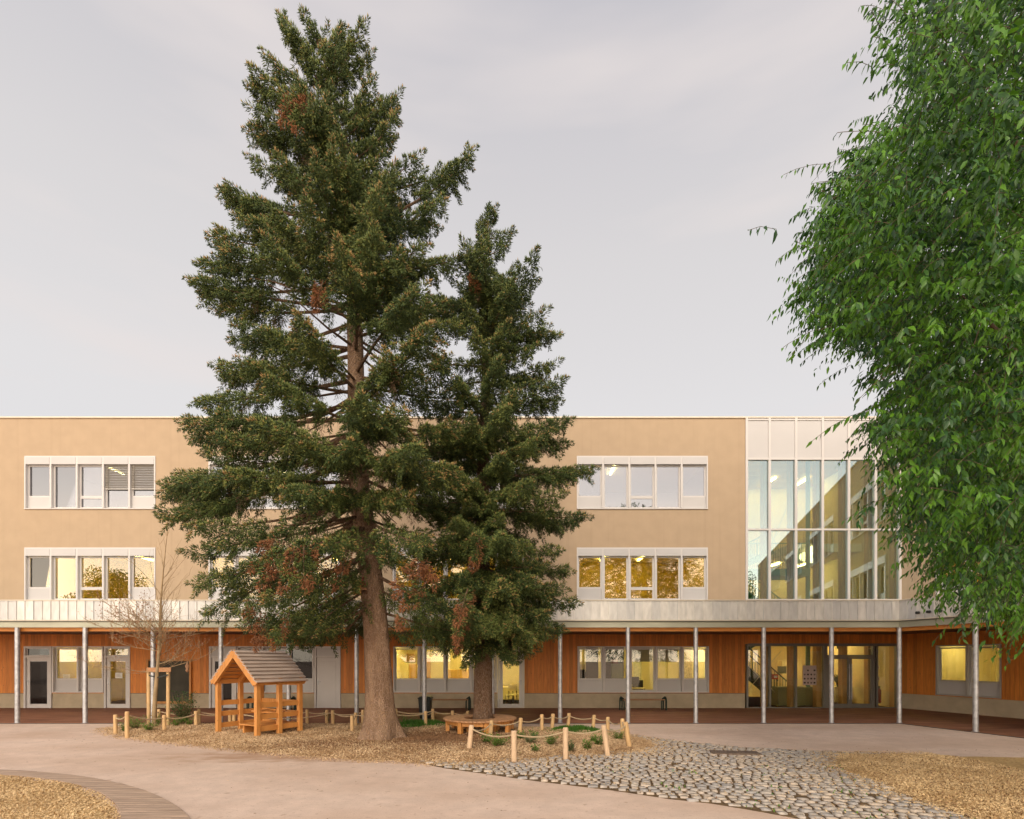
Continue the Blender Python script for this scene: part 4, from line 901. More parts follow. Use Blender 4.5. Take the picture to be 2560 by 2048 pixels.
# coats
for px, lab in ((1452, 'left'), (1459.5, 'right')):
    o = MB(); o.lathe((0, 0, 0), [(.02, 0), (.09, .12), (.10, .28), (.05, .40), (.01, .42)], 10); o = o.build('bag', BLACKP, smooth=True); p = at(px, 1686, YW+.55); o.location = (p.x, p.y, p.z-.22); tag(o, '%s of two small dark bags hanging in the first window of the five' % lab, 'bag')
q = MB(); q.box(S(1448, .8)-0, S(1465, .8), 0, .03, .7, 1.72); o = q.build('screen_panel', CREAM); o.location = (0, YW+.8, 0); tag(o, 'pale yellow panel behind the two small dark bags', 'panel')

# benches under the canopy
def bench(px0, px1, D, label):
    u0, u1 = (px0-1280)/F*D, (px1-1280)/F*D; c_ = (u0+u1)/2; w_ = (u1-u0)/2
    o = empty('park_bench', (c_, D, .012)); s = MB()
    for k in range(4): s.box(-w_+.09, w_-.09, -.16+k*.085, -.16+k*.085+.075, .37, .40)
    s.build('seat', WOODB, o, bevel=.004)
    for sx in (-1, 1):
        e = MB(); x = sx*(w_-.05); pts = [(x, -.2, 0), (x, -.2, .28)]+[(x, -.2*math.cos(a), .33+.16*math.sin(a)) for a in np.linspace(0, math.pi, 9)]+[(x, .2, .28), (x, .2, 0)]
        if True: e.tube(pts, .026, 8); e.tube([(x, -.2, .36), (x, .2, .36)], .02, 6); e.tube([(x, -.1, .37), (x, 0, .46), (x, .1, .37)], .014, 6)
        # the arch also flares along the length of the bench
        x2 = sx*(w_-.17); e.tube([(x2, 0, 0), (x2, 0, .3), (x2+sx*.03, 0, .42), (x, 0, .49)], .026, 8); e.tube([(x, 0, .49), (x+sx*.03, 0, .42), (x+sx*.04, 0, .3), (x+sx*.04, 0, 0)], .026, 8)
        e.build('end_frame', DKGREEN, o, smooth=True)
    return tag(o, label, 'bench', 'benches against the school wall')
bench(1549, 1665.5, 19.98, 'long bench with arched iron ends below the five window band')
bench(1063, 1176.5, 19.98, 'bench with arched iron ends right of the black bin')
bench(621, 737, 19.98, 'bench with arched iron ends half hidden behind the wooden playhouse')
# wheelie bin
p = gnd(1062.5, 1799.5); o = empty('wheelie_bin', (p.x, p.y+.1, .012)); w_ = .195
q = MB(); n0 = len(q.v); q.v += [(-w_*.8, -.2, .03), (w_*.8, -.2, .03), (w_*.8, .18, .03), (-w_*.8, .18, .03), (-w_, -.24, .66), (w_, -.24, .66), (w_, .24, .66), (-w_, .24, .66)]
for f_ in ((0, 3, 2, 1), (4, 5, 6, 7), (0, 1, 5, 4), (1, 2, 6, 5), (2, 3, 7, 6), (3, 0, 4, 7)): q.f.append(f_); q.m.append(0)
q.build('body', BLACKP, o, bevel=.02); q = MB(); q.box(-w_-.015, w_+.015, -.27, .27, .66, .70); q.box(-w_+.02, w_-.02, -.2, .22, .70, .725); q.build('lid', BLACKP, o, bevel=.015)
for sx in (-1, 1): q = MB(); q.tube([(sx*(w_-.03), .2, .08), (sx*(w_+.01), .2, .08)], .08, 14); q.build('wheel', BLACKP, o, smooth=True)
q = MB(); q.box(-.035, .035, -.252, -.24, .40, .42); q.build('sticker', PAPER, o); tag(o, 'black wheelie bin behind a column under the canopy', 'wheelie bin')

# ------------------------------------------------------------------ playhouse
PA = Vector((-7.38, 13.27)); PB = Vector((-6.02, 12.48)); ax = (PB-PA).normalized(); ay = Vector((-ax.y, ax.x)); HWd = (PB-PA).length; HL = 1.18; hz = .055
ho = empty('playhouse', (PA.x, PA.y, hz), math.atan2(ax.y, ax.x)); tag(ho, 'open orange timber playhouse with a brown shingled gable roof', 'playhouse')
ps = .105
for x in (0, HWd):
    for y in (0, HL/2, HL):
        q = MB(); q.box(x-ps/2, x+ps/2, y-ps/2, y+ps/2, -.06, 1.40 if True else 0); q.build('post', WOODO, ho, bevel=.006)
for x in (-ps/2-.0, HWd+ps/2):
    for y0, y1 in ((ps/2, HL/2-ps/2), (HL/2+ps/2, HL-ps/2)):
        for z in (.14, .43, .70):
            xx = x+ps/2 if x < 0 else x-ps/2; q = MB(); q.box(xx-.018, xx+.018, y0+.002, y1-.002, z, z+.125); q.build('rail', WOODO, ho, bevel=.004)
for x0, x1 in ((ps/2, HWd/2-.03), (HWd/2+.03, HWd-ps/2)):
    for z in (.14, .43, .70): q = MB(); q.box(x0, x1, HL-.018, HL+.018, z, z+.12); q.build('rail', WOODO, ho, bevel=.004)
q = MB(); q.box(HWd/2-.04, HWd/2+.04, HL-.04, HL+.04, -.05, 1.3); q.build('post', WOODO, ho, bevel=.005)
q = MB(); q.box(HWd*.45, HWd-ps/2, HL/2+.08, HL-.05, .50, .535); q.build('shelf', WOODO, ho, bevel=.004)
q = MB(); q.box(HWd*.42, HWd-ps/2, .12, HL-.12, .24, .27); q.box(HWd*.44, HWd*.48, .2, HL-.2, 0, .24); q.build('bench_seat', WOODO, ho, bevel=.004)
q = MB(); q.box(HWd*.93-.25, HWd-.055, .08, HL/2-.1, .60, .63); q.build('counter', WOODO, ho, bevel=.004)
q = MB(); q.box(.0, HWd, .0, HL, -.05, .012); q.build('floor', mat('play_mat', (.30, .19, .12), .9, var=.2, scale=6), ho)
ridge = 2.10-hz; eav = 1.31-hz; ovh = .20; xl, xr = -.11, HWd+.11; xm = HWd/2; yf, yb_ = -.13, HL+.13
for sx, xe in ((-1, xl), (1, xr)):
    q = MB()
    for y in (yf+.05, HL/2, HL+.10):
        q.beam((xe*.93+xm*.07, y, eav+.02), (xm, y, ridge-.06), .075, .13)
    q.build('rafter', WOODO, ho, bevel=.005)
    q = MB(); n_ = 9; sl_ = Vector((xm-xe, 0, ridge-eav)); nrm = Vector((-sl_.z, 0, sl_.x))*(1 if sx < 0 else -1)
    nrm = Vector((-sl_.z if sx < 0 else sl_.z*-1, 0, abs(sl_.x))).normalized() if sx < 0 else Vector((abs(sl_.z), 0, abs(sl_.x))).normalized()
    for k in range(n_):
        t0, t1 = k/n_, min((k+1.22)/n_, 1.0); p0 = Vector((xe, 0, eav))+sl_*t0+nrm*.075; p1 = Vector((xe, 0, eav))+sl_*t1+nrm*.03
        segs = [yf]+sorted(random.uniform(yf+.2, yb_-.2) for _ in range(0))+[yb_]
        for a_, b_ in zip(segs[:-1], segs[1:]):
            th_ = nrm*.022; pts = [(p0.x, a_, p0.z), (p0.x, b_, p0.z), (p1.x, b_, p1.z), (p1.x, a_, p1.z)]
            n0 = len(q.v); q.v += [tuple(Vector(p)) for p in pts]+[tuple(Vector(p)+th_) for p in pts]
            for f_ in ((0, 1, 2, 3), (7, 6, 5, 4), (0, 4, 5, 1), (1, 5, 6, 2), (2, 6, 7, 3), (3, 7, 4, 0)): q.f.append(tuple(n0+i for i in f_)); q.m.append(0)
    bm = None
    q.build('shingles', SHINGLE if sx > 0 else SHINGLE, ho)
    q = MB(); q.beam(Vector((xe, yf+.02, eav))+nrm*.02, Vector((xm, yf+.02, ridge))+nrm*.02, .022, .10); q.build('bargeboard', WOODO, ho)
    q = MB(); q.beam((xe*.35+(.0 if sx < 0 else HWd)*.65, yf+.06, 1.30), (xe*.35+(.0 if sx < 0 else HWd)*.65, yb_-.06, 1.30), .09, .11); q.build('wall_plate', WOODO, ho)
    # underside boards
    q = MB()
    for k in range(8):
        t0, t1 = k/8+.01, (k+1)/8-.01; p0 = Vector((xe, 0, eav))+sl_*t0+nrm*.012; p1 = Vector((xe, 0, eav))+sl_*t1+nrm*.012
        q.face([(p0.x, yf+.02, p0.z), (p0.x, yb_-.02, p0.z), (p1.x, yb_-.02, p1.z), (p1.x, yf+.02, p1.z)])
    q.build('roof_boards', WOODO, ho)
q = MB(); q.box(ps/2, HWd-ps/2, HL-.03, HL+.03, 1.2, 1.31); q.build('tie_beam', WOODO, ho, bevel=.005)

# ------------------------------------------------------------------ round tree bench
BC = at(1202, 1793.6, 13.6); bo = empty('round_bench', (BC.x-.02, 13.6, .06)); tag(bo, 'round wooden seat built around the trunk of the smaller spruce', 'bench')
zs_ = .36; Ro, Ri = .94, .40; ns = 8; SEATW = mat('seat_weathered', (.50, .27, .135), .65, var=.2, scale=3, vscale=(4, 4, 4))
for s in range(ns):
    q = MB(); nb = 7
    a0 = 2*math.pi*s/ns+.2; a1 = a0+2*math.pi/ns
    for k in range(nb):
        b0 = a0+(a1-a0)*(k+.06)/nb; b1 = a0+(a1-a0)*(k+.94)/nb
        q.prism([(Ri*math.cos(b0), Ri*math.sin(b0)), (Ro*math.cos(b0), Ro*math.sin(b0)), (Ro*math.cos(b1), Ro*math.sin(b1)), (Ri*math.cos(b1), Ri*math.sin(b1))], zs_-.035, zs_+random.uniform(-.001, .001))
    q.build('seat', SEATW, bo)
    q = MB()
    for b_ in (a0+.04,):
        c_, s__ = math.cos(b_), math.sin(b_)
        q.beam(((Ro-.10)*c_, (Ro-.10)*s__, -.06), ((Ro-.10)*c_, (Ro-.10)*s__, zs_-.036), .11, .09, up=(c_, s__, 0)); q.beam(((Ri+.08)*c_, (Ri+.08)*s__, -.06), ((Ri+.08)*c_, (Ri+.08)*s__, zs_-.036), .09, .08, up=(c_, s__, 0))
        q.beam(((Ri+.12)*c_, (Ri+.12)*s__, zs_-.085), ((Ro-.14)*c_, (Ro-.14)*s__, zs_-.085), .05, .09)
    q.build('leg', WOODO, bo, bevel=.004)
    q = MB(); e0, e1 = a0+.12, a1-.04; q.beam(((Ro-.09)*math.cos(e0), (Ro-.09)*math.sin(e0), zs_-.09), ((Ro-.09)*math.cos(e1), (Ro-.09)*math.sin(e1), zs_-.09), .035, .10); q.build('apron', WOODO, bo)

# ------------------------------------------------------------------ rope fences
def fpost(px, yb, yt, label, pale=False, lean=0):
    D = min((EYE-.05)*F/(yb-HY), 15.5); X = (px-1280)/F*D; g = float(max(hisl(np.array([X]), np.array([D]))[0], 0)); ztp = EYE-(yt-HY)/F*D; r_ = .052 if D < 12 else .048
    o = MB(); h = ztp-g; prof = [(r_*random.uniform(.97, 1.03), z) for z in (-.08, h*.3, h*.6, h-.03)]+[(r_*.97, h-.012), (r_*.80, h)]
    pth = [(lean*z/h if h else 0, 0, z) for _, z in prof]; o.tube(pth, [a for a, _ in prof], 12, wob=.015)
    ob = o.build('fence_post', POSTP if pale else POSTW, smooth=True); ob.location = (X, D, g); tag(ob, label, 'fence post', 'round posts of the rope fences')
    return Vector((X+lean*.85, D, ztp-.07))
PL = {}
def add(k, *a, **kw): PL[k] = fpost(*a, **kw)
G_ = 'post of the rope fence '
add('p1', 288.7, 1830.6, 1786.8, 'leftmost rope fence post, at the tip of the chip island')
add('p2', 317.7, 1840.5, 1779, 'taller front rope fence post left of the staked young tree')
add('p3', 410.5, 1827.3, 1787.8, 'short rope post in front of the right stake of the young tree')
add('p4', 398, 1807, 1773, 'rope post behind and between the two tree stakes')
add('p5', 489.9, 1817.5, 1778, 'stout rope post just right of the grey green shrub')
add('p6', 497.5, 1806.5, 1773, 'rope post hidden close behind the stout one right of the shrub')
add('p7', 575, 1806.5, 1775, 'left of two rope posts seen through the side of the playhouse')
add('p8', 585, 1807, 1775, 'right of two rope posts seen through the side of the playhouse')
add('p9', 768, 1808.6, 1774, 'first rope post to the right of the playhouse')
add('p10', 817, 1807, 1774.8, 'rope post with ivy at its foot between playhouse and big trunk')
add('p11', 832, 1811, 1775.4, 'rope post right of the one with ivy at its foot')
add('p12', 880.4, 1831, 1789, 'front rope post left of the big spruce trunk')
add('p13', 889, 1817.6, 1781.5, 'rope post behind the front one left of the big trunk')
add('p14', 907, 1808.6, 1774.8, 'rope post nearest the left side of the big trunk')
add('p15', 989.8, 1808, 1771.8, 'rope post just right of the big trunk near the windows')
add('p16', 1064, 1816, 1777.8, 'rope post standing in front of the black bin')
add('p17', 1082, 1807, 1771.8, 'rope post right of the black bin')
add('r1', 1131.5, 1808, 1776.3, 'left of two rope post tops behind the round bench')
add('r2', 1169, 1808, 1777.5, 'right of two rope post tops behind the round bench')
add('q1', 1173, 1876.4, 1813, 'leaning front left corner post of the roped bed', pale=True, lean=.05)
add('q2', 1225, 1852, 1801, 'rope post leaning in front of the round bench', lean=.04)
add('q3', 1285, 1899, 1827, 'nearest thick pale rope post at the edge of the cobbles', pale=True)
add('q4', 1299, 1841.8, 1795, 'rope post touching the right side of the round bench', lean=.03)
add('q5', 1354.6, 1831, 1786, 'rope post at the back left of the roped bed')
add('q6', 1380, 1825, 1784.5, 'rope post close left of the canopy column', lean=.03)
add('q7', 1414, 1893, 1819, 'second thick pale rope post in front of the cobbles', pale=True)
add('q8', 1420, 1814.6, 1783, 'rope post close right of the canopy column', lean=.03)
add('q9', 1482, 1823.7, 1787.5, 'rope post at the right end of the green grass patch', lean=.04)
add('q10', 1520, 1885.5, 1813, 'front pale rope post tilting left at the right of the roped bed', pale=True, lean=-.09)
add('q11', 1519.6, 1830, 1792.6, 'rope post rising behind the tilting pale one')
add('q12', 1556, 1849, 1796.6, 'rope post at the back right corner of the roped bed')
add('q13', 1573, 1866, 1805, 'rightmost rope fence post, tilting left', lean=-.08)
def rope(keys, label, extra=None):
    q = MB(); pts = []
    P = [PL[k] if isinstance(k, str) else Vector(k) for k in keys]
    for a, b_ in zip(P[:-1], P[1:]):
        L = (b_-a).length; sag = .055*L+.02
        for i in range(10):
            t = i/10; p = a.lerp(b_, t); p.z -= 4*sag*t*(1-t); pts.append(p)
    pts.append(P[-1]); q.tube(pts, .015, 6); tag(q.build('rope', ROPE, smooth=True), label, 'rope', 'ropes strung between the posts')
rope(['p1', 'p2', 'p3', 'p5'], 'rope along the front of the young tree bed at left')
rope(['p1', 'p4', 'p6', 'p7', 'p9', 'p10', 'p14'], 'long back rope running behind shrub and playhouse')
rope(['p5', 'p8', 'p11', 'p13', (PL['p13'].x+1.0, 13.9, .62)], 'middle rope from the stout post past the playhouse to the big trunk')
rope(['p12', 'p13'], 'short rope between two posts left of the big trunk')
rope([(PL['p15'].x-.5, 15.3, .42), 'p15', 'p17', 'r1', 'r2'], 'rope right of the big trunk passing behind the round bench')
rope([(PL['p16'].x-1.1, 14.2, .52), 'p16', 'p17'], 'darker low rope in front of the black bin')
rope(['q1', 'q3', 'q7', 'q10', 'q13'], 'thick rope along the front of the roped bed by the cobbles')
rope(['q1', 'q2', 'q4', 'q5', 'q6', 'q8', 'q9', 'q11', 'q12', 'q13'], 'rope around the back of the roped bed')

# ------------------------------------------------------------------ plants
def plant(px, py, n, h, spread, m, label, cat='plant', name='weed', lf=.05):
    p = gnd(px, py, .05); o = empty(name, (p.x, p.y, float(max(hisl(np.array([p.x]), np.array([p.y]))[0], 0))))
    st_ = MB(); V = []; Fc = []
    for k in range(n):
        a = random.uniform(0, 6.28); r_ = random.random()**.6; L = h*random.uniform(.5, 1.1); e = Vector((math.cos(a)*spread*r_, math.sin(a)*spread*r_, L)); b0 = Vector((math.cos(a)*.02, math.sin(a)*.02, 0))
        if k % 3 == 0: st_.tube([b0, (b0+e)*.5+Vector((0, 0, .03)), e], [.004, .003, .002], 4, cap=False)
        for i in range(5):
            t = (i+1)/5; c = b0.lerp(e, t)+Vector((random.uniform(-1, 1), random.uniform(-1, 1), random.uniform(-.5, .6)))*lf*.6
            d = Vector((random.uniform(-1, 1), random.uniform(-1, 1), random.uniform(-.3, .7))).normalized()*lf*random.uniform(.6, 1.2); _, u, v = basis(d); u = u*lf*.28; n0 = len(V)
            V += [tuple(c), tuple(c+d*.45+u), tuple(c+d), tuple(c+d*.45-u)]; Fc += [(n0, n0+1, n0+2), (n0, n0+2, n0+3)]
    st_.build('stems', BARKY, o); npmesh('foliage', V, Fc, [m], parent=o); return tag(o, label, cat)
plant(457, 1812, 330, .85, .42, SHRUBL, 'bushy grey green shrub beside the young staked tree', 'shrub', 'shrub', .075)
plant(441, 1818, 60, .22, .28, WEED, 'low bright green weed at the left foot of the shrub')
plant(473, 1816, 50, .2, .2, WEED, 'low green weed in front of the shrub')
plant(338, 1822, 110, .30, .34, WEED, 'larger yellowish green weed left of the young tree')
plant(371, 1828, 70, .22, .24, WEED, 'green weed touching the foot of the left stake')
plant(312, 1827, 40, .22, .14, WEED, 'small green weed between the two leftmost posts')
plant(396, 1810, 50, .3, .2, WEED, 'green weed behind the young tree trunk')
plant(818, 1807, 60, .38, .12, SHRUBL, 'ivy tuft climbing the foot of a rope post', lf=.05)
plant(1244, 1868, 120, .22, .36, WEED, 'wide low green weed right of the front corner post')
plant(1216, 1860, 60, .24, .16, WEED, 'green weed at the foot of the leaning bench side post')
plant(1327, 1863, 70, .18, .22, SHRUBL, 'dark green low weed in the middle of the roped bed')
plant(1335, 1848, 40, .2, .14, WEED, 'small weed with reddish chips behind the dark green one')
plant(1379, 1868, 90, .22, .18, WEED, 'bright green leafy weed left of the second thick post')
plant(1427, 1878, 50, .2, .12, SHRUBL, 'dark weed right behind the second thick post')
plant(1469, 1874, 50, .18, .12, WEED, 'small green weed in the right part of the roped bed')
plant(1497, 1865, 70, .2, .16, WEED, 'bright green weed left of the tilting pale post')
plant(1482, 1857, 30, .14, .1, WEED, 'tiny green weed behind the bright one in the right part')
plant(1545, 1852, 60, .16, .2, WEED, 'low weed between the posts at the far right of the bed')
plant(1300, 1850, 50, .16, .2, WEED, 'low weed in front of the post at the round bench')
plant(1012, 1808, 80, .25, .4, WEED, 'pale green weeds right of the big trunk behind the grass')
plant(1338, 1880, 30, .14, .1, WEED, 'small weed between the two thick front posts')

# ------------------------------------------------------------------ young bare tree
yb0 = at(383.5, 1822, 14.55); yt_ = empty('young_tree', (yb0.x, 14.55, .05)); tag(yt_, 'slender young bare tree with shrivelled brown leaves tied between two stakes', 'tree')
off_ = Vector((yb0.x, 14.55, .05))
def yp(px, py, dd=0): return at(px, py, 14.55+dd)-off_
q = MB(); tp = [yp(383.5, 1826), yp(388, 1740), yp(395, 1660), yp(400, 1590), yp(402, 1500), yp(408, 1430), yp(413, 1380), yp(421, 1310)]
q.tube(tp, [.062, .052, .045, .038, .026, .016, .01, .004], 10, wob=.03); q.build('trunk', BARKY, yt_, smooth=True)
q = MB(); LV = []
def twig(p, d, L, r, dep):
    pts = [p]; k = 6; dd = d.normalized()
    for i in range(k):
        dd = (dd+Vector((random.gauss(0, .12), random.gauss(0, .12), random.gauss(.05, .08)))).normalized(); pts.append(pts[-1]+dd*L/k)
    q.tube(pts, [r*(1-.8*i/k) for i in range(k+1)], 5 if r > .004 else 3, cap=False)
    if dep > 0:
        for i in range(1, k+1):
            for _ in range(2 if dep > 1 else 1):
                if random.random() < .85:
                    s = Vector((random.gauss(0, 1), random.gauss(0, 1), random.gauss(.2, .5))).normalized(); twig(pts[i], (dd*.8+s*.75), L*random.uniform(.28, .45), r*.5, dep-1)
    else: LV.append((pts[-1], dd)); LV.append((pts[3], dd))
low = []
for i in range(22):
    t = random.uniform(.42, .62); z = t; p = tp[2].lerp(tp[3], random.uniform(-.3, 1.2)); a = random.uniform(0, 6.28)
    if math.sin(a) > .6 or True: d = Vector((math.cos(a), math.sin(a)*.9, random.uniform(.02, .45))); low.append(len(LV)); twig(p, d, random.uniform(1.0, 1.75), .011, 2)
nlow = len(LV)
for i in range(17):
    p = tp[3].lerp(tp[5], random.uniform(0, 1)); a = random.uniform(0, 6.28); d = Vector((math.cos(a)*.75, math.sin(a)*.6, random.uniform(.7, 1.5))); twig(p, d, random.uniform(.8, 1.5), .009, 1)
for i in range(9):
    p = tp[5].lerp(tp[7], random.uniform(0, .8)); a = random.uniform(0, 6.28); twig(p, Vector((math.cos(a)*.6, math.sin(a)*.5, 1.2)), random.uniform(.3, .6), .005, 0)
q.build('branches', BARKY, yt_)
V = []; Fc = []
for i, (p, d) in enumerate(LV[:nlow]):
    if random.random() > .5: continue
    L = random.uniform(.03, .06); c = p; dd = Vector((random.gauss(0, 1), random.gauss(0, 1), random.gauss(-.6, .6))).normalized()*L; _, u, v = basis(dd); u = u*L*.3; n0 = len(V)
    V += [tuple(c), tuple(c+dd*.5+u+v*.01), tuple(c+dd), tuple(c+dd*.5-u+v*.01)]; Fc += [(n0, n0+1, n0+2), (n0, n0+2, n0+3)]
npmesh('dry_leaves', V, Fc, [DRYL], parent=yt_)
for px, yb_s, ytp, nm, lb in ((372.5, 1820, 1671, 'left', 'left round tree stake, under the crossboard of the young tree'), (420, 1814, 1679, 'right', 'right round tree stake, under the crossboard of the young tree')):
    pass
so = empty('tree_stakes', (yb0.x, 14.62, .05)); tag(so, 'two round timber stakes joined by a crossboard holding the young tree', 'tree stakes')
so_off = Vector((yb0.x, 14.62, .05))
for px, pyb, pyt in ((372, 1822, 1671), (420, 1816, 1679)):
    a = at(px, pyb+4, 14.62)-so_off; b_ = at(px+(-.5 if px < 400 else .8), pyt, 14.62)-so_off; q = MB(); q.tube([a, (a+b_)/2, b_], .047, 12, wob=.01); q.build('stake', POSTW, so, smooth=True)
a = at(368.5, 1674.5, 14.55)-so_off; b_ = at(427.5, 1674.5, 14.55)-so_off; q = MB(); q.beam(a, b_, .03, .12); q.build('crossboard', WOODB, so, bevel=.004)
q = MB()
for px0, px1, py0, py1 in ((372, 394, 1689, 1694), (394, 421, 1694, 1687)):
    q.beam(at(px0, py0, 14.54)-so_off, at(px1, py1, 14.52)-so_off, .01, .035)
q.build('strap', BLACKP, so)
# hanging ornament
p = at(468, 1655, 15.2); o = empty('hanging_ornament', (p.x, p.y, p.z)); q = MB(); q.tube([(0, 0, 0), (0, 0, .28)], .003, 4); q.build('string', ROPE, o); q = MB(); q.lathe((0, 0, -.30), [(.01, 0), (.05, .05), (.03, .1), (.055, .18), (.02, .26), (.012, .32)], 10); q.build('bell', mat('clay', (.45, .25, .14), .7), o, smooth=True)
tag(o, 'small brown clay ornament hanging on a string in front of the blackboard', 'ornament')

# ------------------------------------------------------------------ spruces
def shoots(P, D, L, Rr):
    n = len(P); D = D/(np.linalg.norm(D, axis=1, keepdims=True)+1e-9); a = np.where(np.abs(D[:, 2:3]) < .9, np.array([[0, 0, 1.]]), np.array([[1., 0, 0]]))
    u = np.cross(D, a); u /= np.linalg.norm(u, axis=1, keepdims=True)+1e-9; v = np.cross(D, u); ro = rng.uniform(0, 6.28, n); L = L[:, None]; Rr = Rr[:, None]
    vs = [P]
    for k in range(3):
        t = ro+k*2.094; vs.append(P+D*L*.4+(u*np.cos(t)[:, None]+v*np.sin(t)[:, None])*Rr)
    vs.append(P+D*L); V = np.stack(vs, 1).reshape(-1, 3); b_ = np.arange(n)*5
    Fc = np.concatenate([np.stack([b_, b_+1+(k+1) % 3, b_+1+k], 1) for k in range(3)]+[np.stack([b_+4, b_+1+k, b_+1+(k+1) % 3], 1) for k in range(3)])
    return V, Fc, np.tile(np.arange(n), 6)
class Spruce:
    def __init__(s): s.lf = .3; s.P = []; s.D = []; s.L = []; s.R = []; s.M = []; s.wood = MB()
    def let(s, p, d, L, mcol, droop, dens=210, tip=0., up=0., fat=1.0):
        """one branchlet clothed all round in shoots, thick at its foot and pointed at its tip"""
        n = max(6, int(L*dens)); t = ((np.arange(n)+rng.random(n))/n)**.85; d = np.array(d); d = d/np.linalg.norm(d); p = np.array(p)
        path = p+d*t[:, None]*L; path[:, 2] -= droop*L*t*t; tan = np.tile(d, (n, 1)); tan[:, 2] -= 2*droop*t; tan /= np.linalg.norm(tan, axis=1, keepdims=True)
        rnd = rng.normal(0, 1, (n, 3)); rnd -= (rnd*tan).sum(1, keepdims=True)*tan; rnd /= np.linalg.norm(rnd, axis=1, keepdims=True)+1e-9
        off = rng.random(n)**.7*.11*fat*(1.08-t)**1.2; path = path+rnd*off[:, None]; path[:, 2] -= off*.5*(rnd[:, 2] < 0)
        sd_ = tan*rng.uniform(.5, 1.1, (n, 1))+rnd*.8; sd_[:, 2] += .12+up; s.P.append(path); s.D.append(sd_); s.L.append(rng.uniform(.07, .125, n)*(1-.25*t)); s.R.append(rng.uniform(.0075, .0118, n))
        m = np.full(n, mcol); light = rng.random(n) < (s.lf if mcol == 0 else 0); m = np.where(light & (rnd[:, 2] > -.2), 1, m)  # paler needles kept off the undersides: lit tops put into the colour
        if tip: m = np.where((t > .5) & (rng.random(n) < tip*1.15) & (rnd[:, 2] > -.1), 2, m)
        s.M.append(m)
    def branch(s, a, b_, W=None, sag=.10, dens=1.0, r=.035, cover=None, tipc=.35, dead=0, hang=.6, upturn=.0):
        a = Vector(a); b_ = Vector(b_); L = (b_-a).length
        if L < .2: return
        s.lf = random.uniform(.18, .68); tvar = random.choice((.25, .6, 1.0))
        if cover is None: cover = max(.10, min(.50, (L-1.1)*.18))
        W = W or min(.70, .125*L+.22); c = a.lerp(b_, .6)+Vector((random.gauss(0, .05)*L, random.gauss(0, .05)*L, -sag*L))
        def pt(t): return a*(1-t)**2+c*2*t*(1-t)+b_*t*t
        k = 8; s.wood.tube([pt(i/k*.93) for i in range(k+1)], [r*(1-.93*i/k)+.003 for i in range(k+1)], 6, cap=False)
        n = max(3, int(L*(1-cover)*6.2*dens))
        for i in range(n):
            t = cover+(1-cover)*(i+random.random())/n; p = pt(t); T = (pt(min(1, t+.02))-pt(t-.02)).normalized(); S_ = T.cross(Vector((0, 0, 1)))
            if S_.length < .05: S_ = Vector((1, 0, 0))
            S_.normalize(); U = S_.cross(T); q_ = (t-cover)/(1-cover); env = W*(.35+.75*math.sin(math.pi*min(1, q_*.62+.30)))*(1.0 if q_ < .8 else (1.15-q_)/.35)
            tipf = tipc*tvar*max(.06, q_*1.1-.15)
            for sg in (-1, 1):
                l = max(.16, env*random.uniform(.6, 1.15)); d = T*random.uniform(.45, 1.1)+S_*sg*random.uniform(.5, .95)+U*random.uniform(-.3, .3)
                mc = 3 if dead and random.random() < dead else 0
                s.let(p, d, l, mc, random.uniform(.15, .85), tip=tipf)
            if random.random() < .8: s.let(p, U*random.uniform(.3, .8)+T*.8+S_*random.uniform(-.4, .4), random.uniform(.16, .34), mc, .1, tip=tipf*1.3)
            for _h in range(2):
              if random.random() < hang:
                pp_ = p+Vector((random.gauss(0, .16), random.gauss(0, .16), 0))*W; l = random.uniform(.25, .8)*(.45+.6*W)*(1-.5*q_)
                s.let(pp_, Vector((random.gauss(0, .2), random.gauss(0, .2), -1))+T*.3, l, mc if q_ > .25 or random.random() < .6 else 4, .1, dens=140, fat=.8)
        if cover > .2 and not dead:
            for i in range(int(L*cover*5)):
                p = pt(cover*random.uniform(.45, 1.0)); s.let(p, Vector((random.gauss(0, .6), random.gauss(0, .6), -.8)), random.uniform(.2, .55), 4 if random.random() < .75 else 0, .2, dens=34, fat=.6)
        s.let(b_, (b_-pt(.93)), .28, 0 if not dead else 3, 0, tip=tipc)
    def build(s, root):
        P = np.concatenate(s.P); D = np.concatenate(s.D); L = np.concatenate(s.L); Rr = np.concatenate(s.R); M = np.concatenate(s.M)
        o = np.array(root.location); P = P-o
        thin = M == 4; Rr = np.where(thin, .004, Rr); L = np.where(thin, L*1.4, L)
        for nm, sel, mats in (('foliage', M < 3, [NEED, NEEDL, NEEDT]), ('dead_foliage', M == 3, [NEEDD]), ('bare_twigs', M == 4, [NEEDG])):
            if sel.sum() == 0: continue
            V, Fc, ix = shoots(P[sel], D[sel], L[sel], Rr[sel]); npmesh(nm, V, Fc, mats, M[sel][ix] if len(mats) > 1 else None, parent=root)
        s.wood.v = [(v[0]-o[0], v[1]-o[1], v[2]-o[2]) for v in s.wood.v]; s.wood.build('branches', BARK2, root)
        return len(P)
def spline(pts, n):
    P = [Vector(p) for p in pts]; out = []
    for i in range(len(P)-1):
        p0, p1, p2, p3 = P[max(i-1, 0)], P[i], P[i+1], P[min(i+2, len(P)-1)]
        for k in range(n):
            t = k/n; out.append(.5*((2*p1)+(p2-p0)*t+(2*p0-5*p1+4*p2-p3)*t*t+(3*p1-p0-3*p2+p3)*t**3))
    out.append(P[-1]); return out
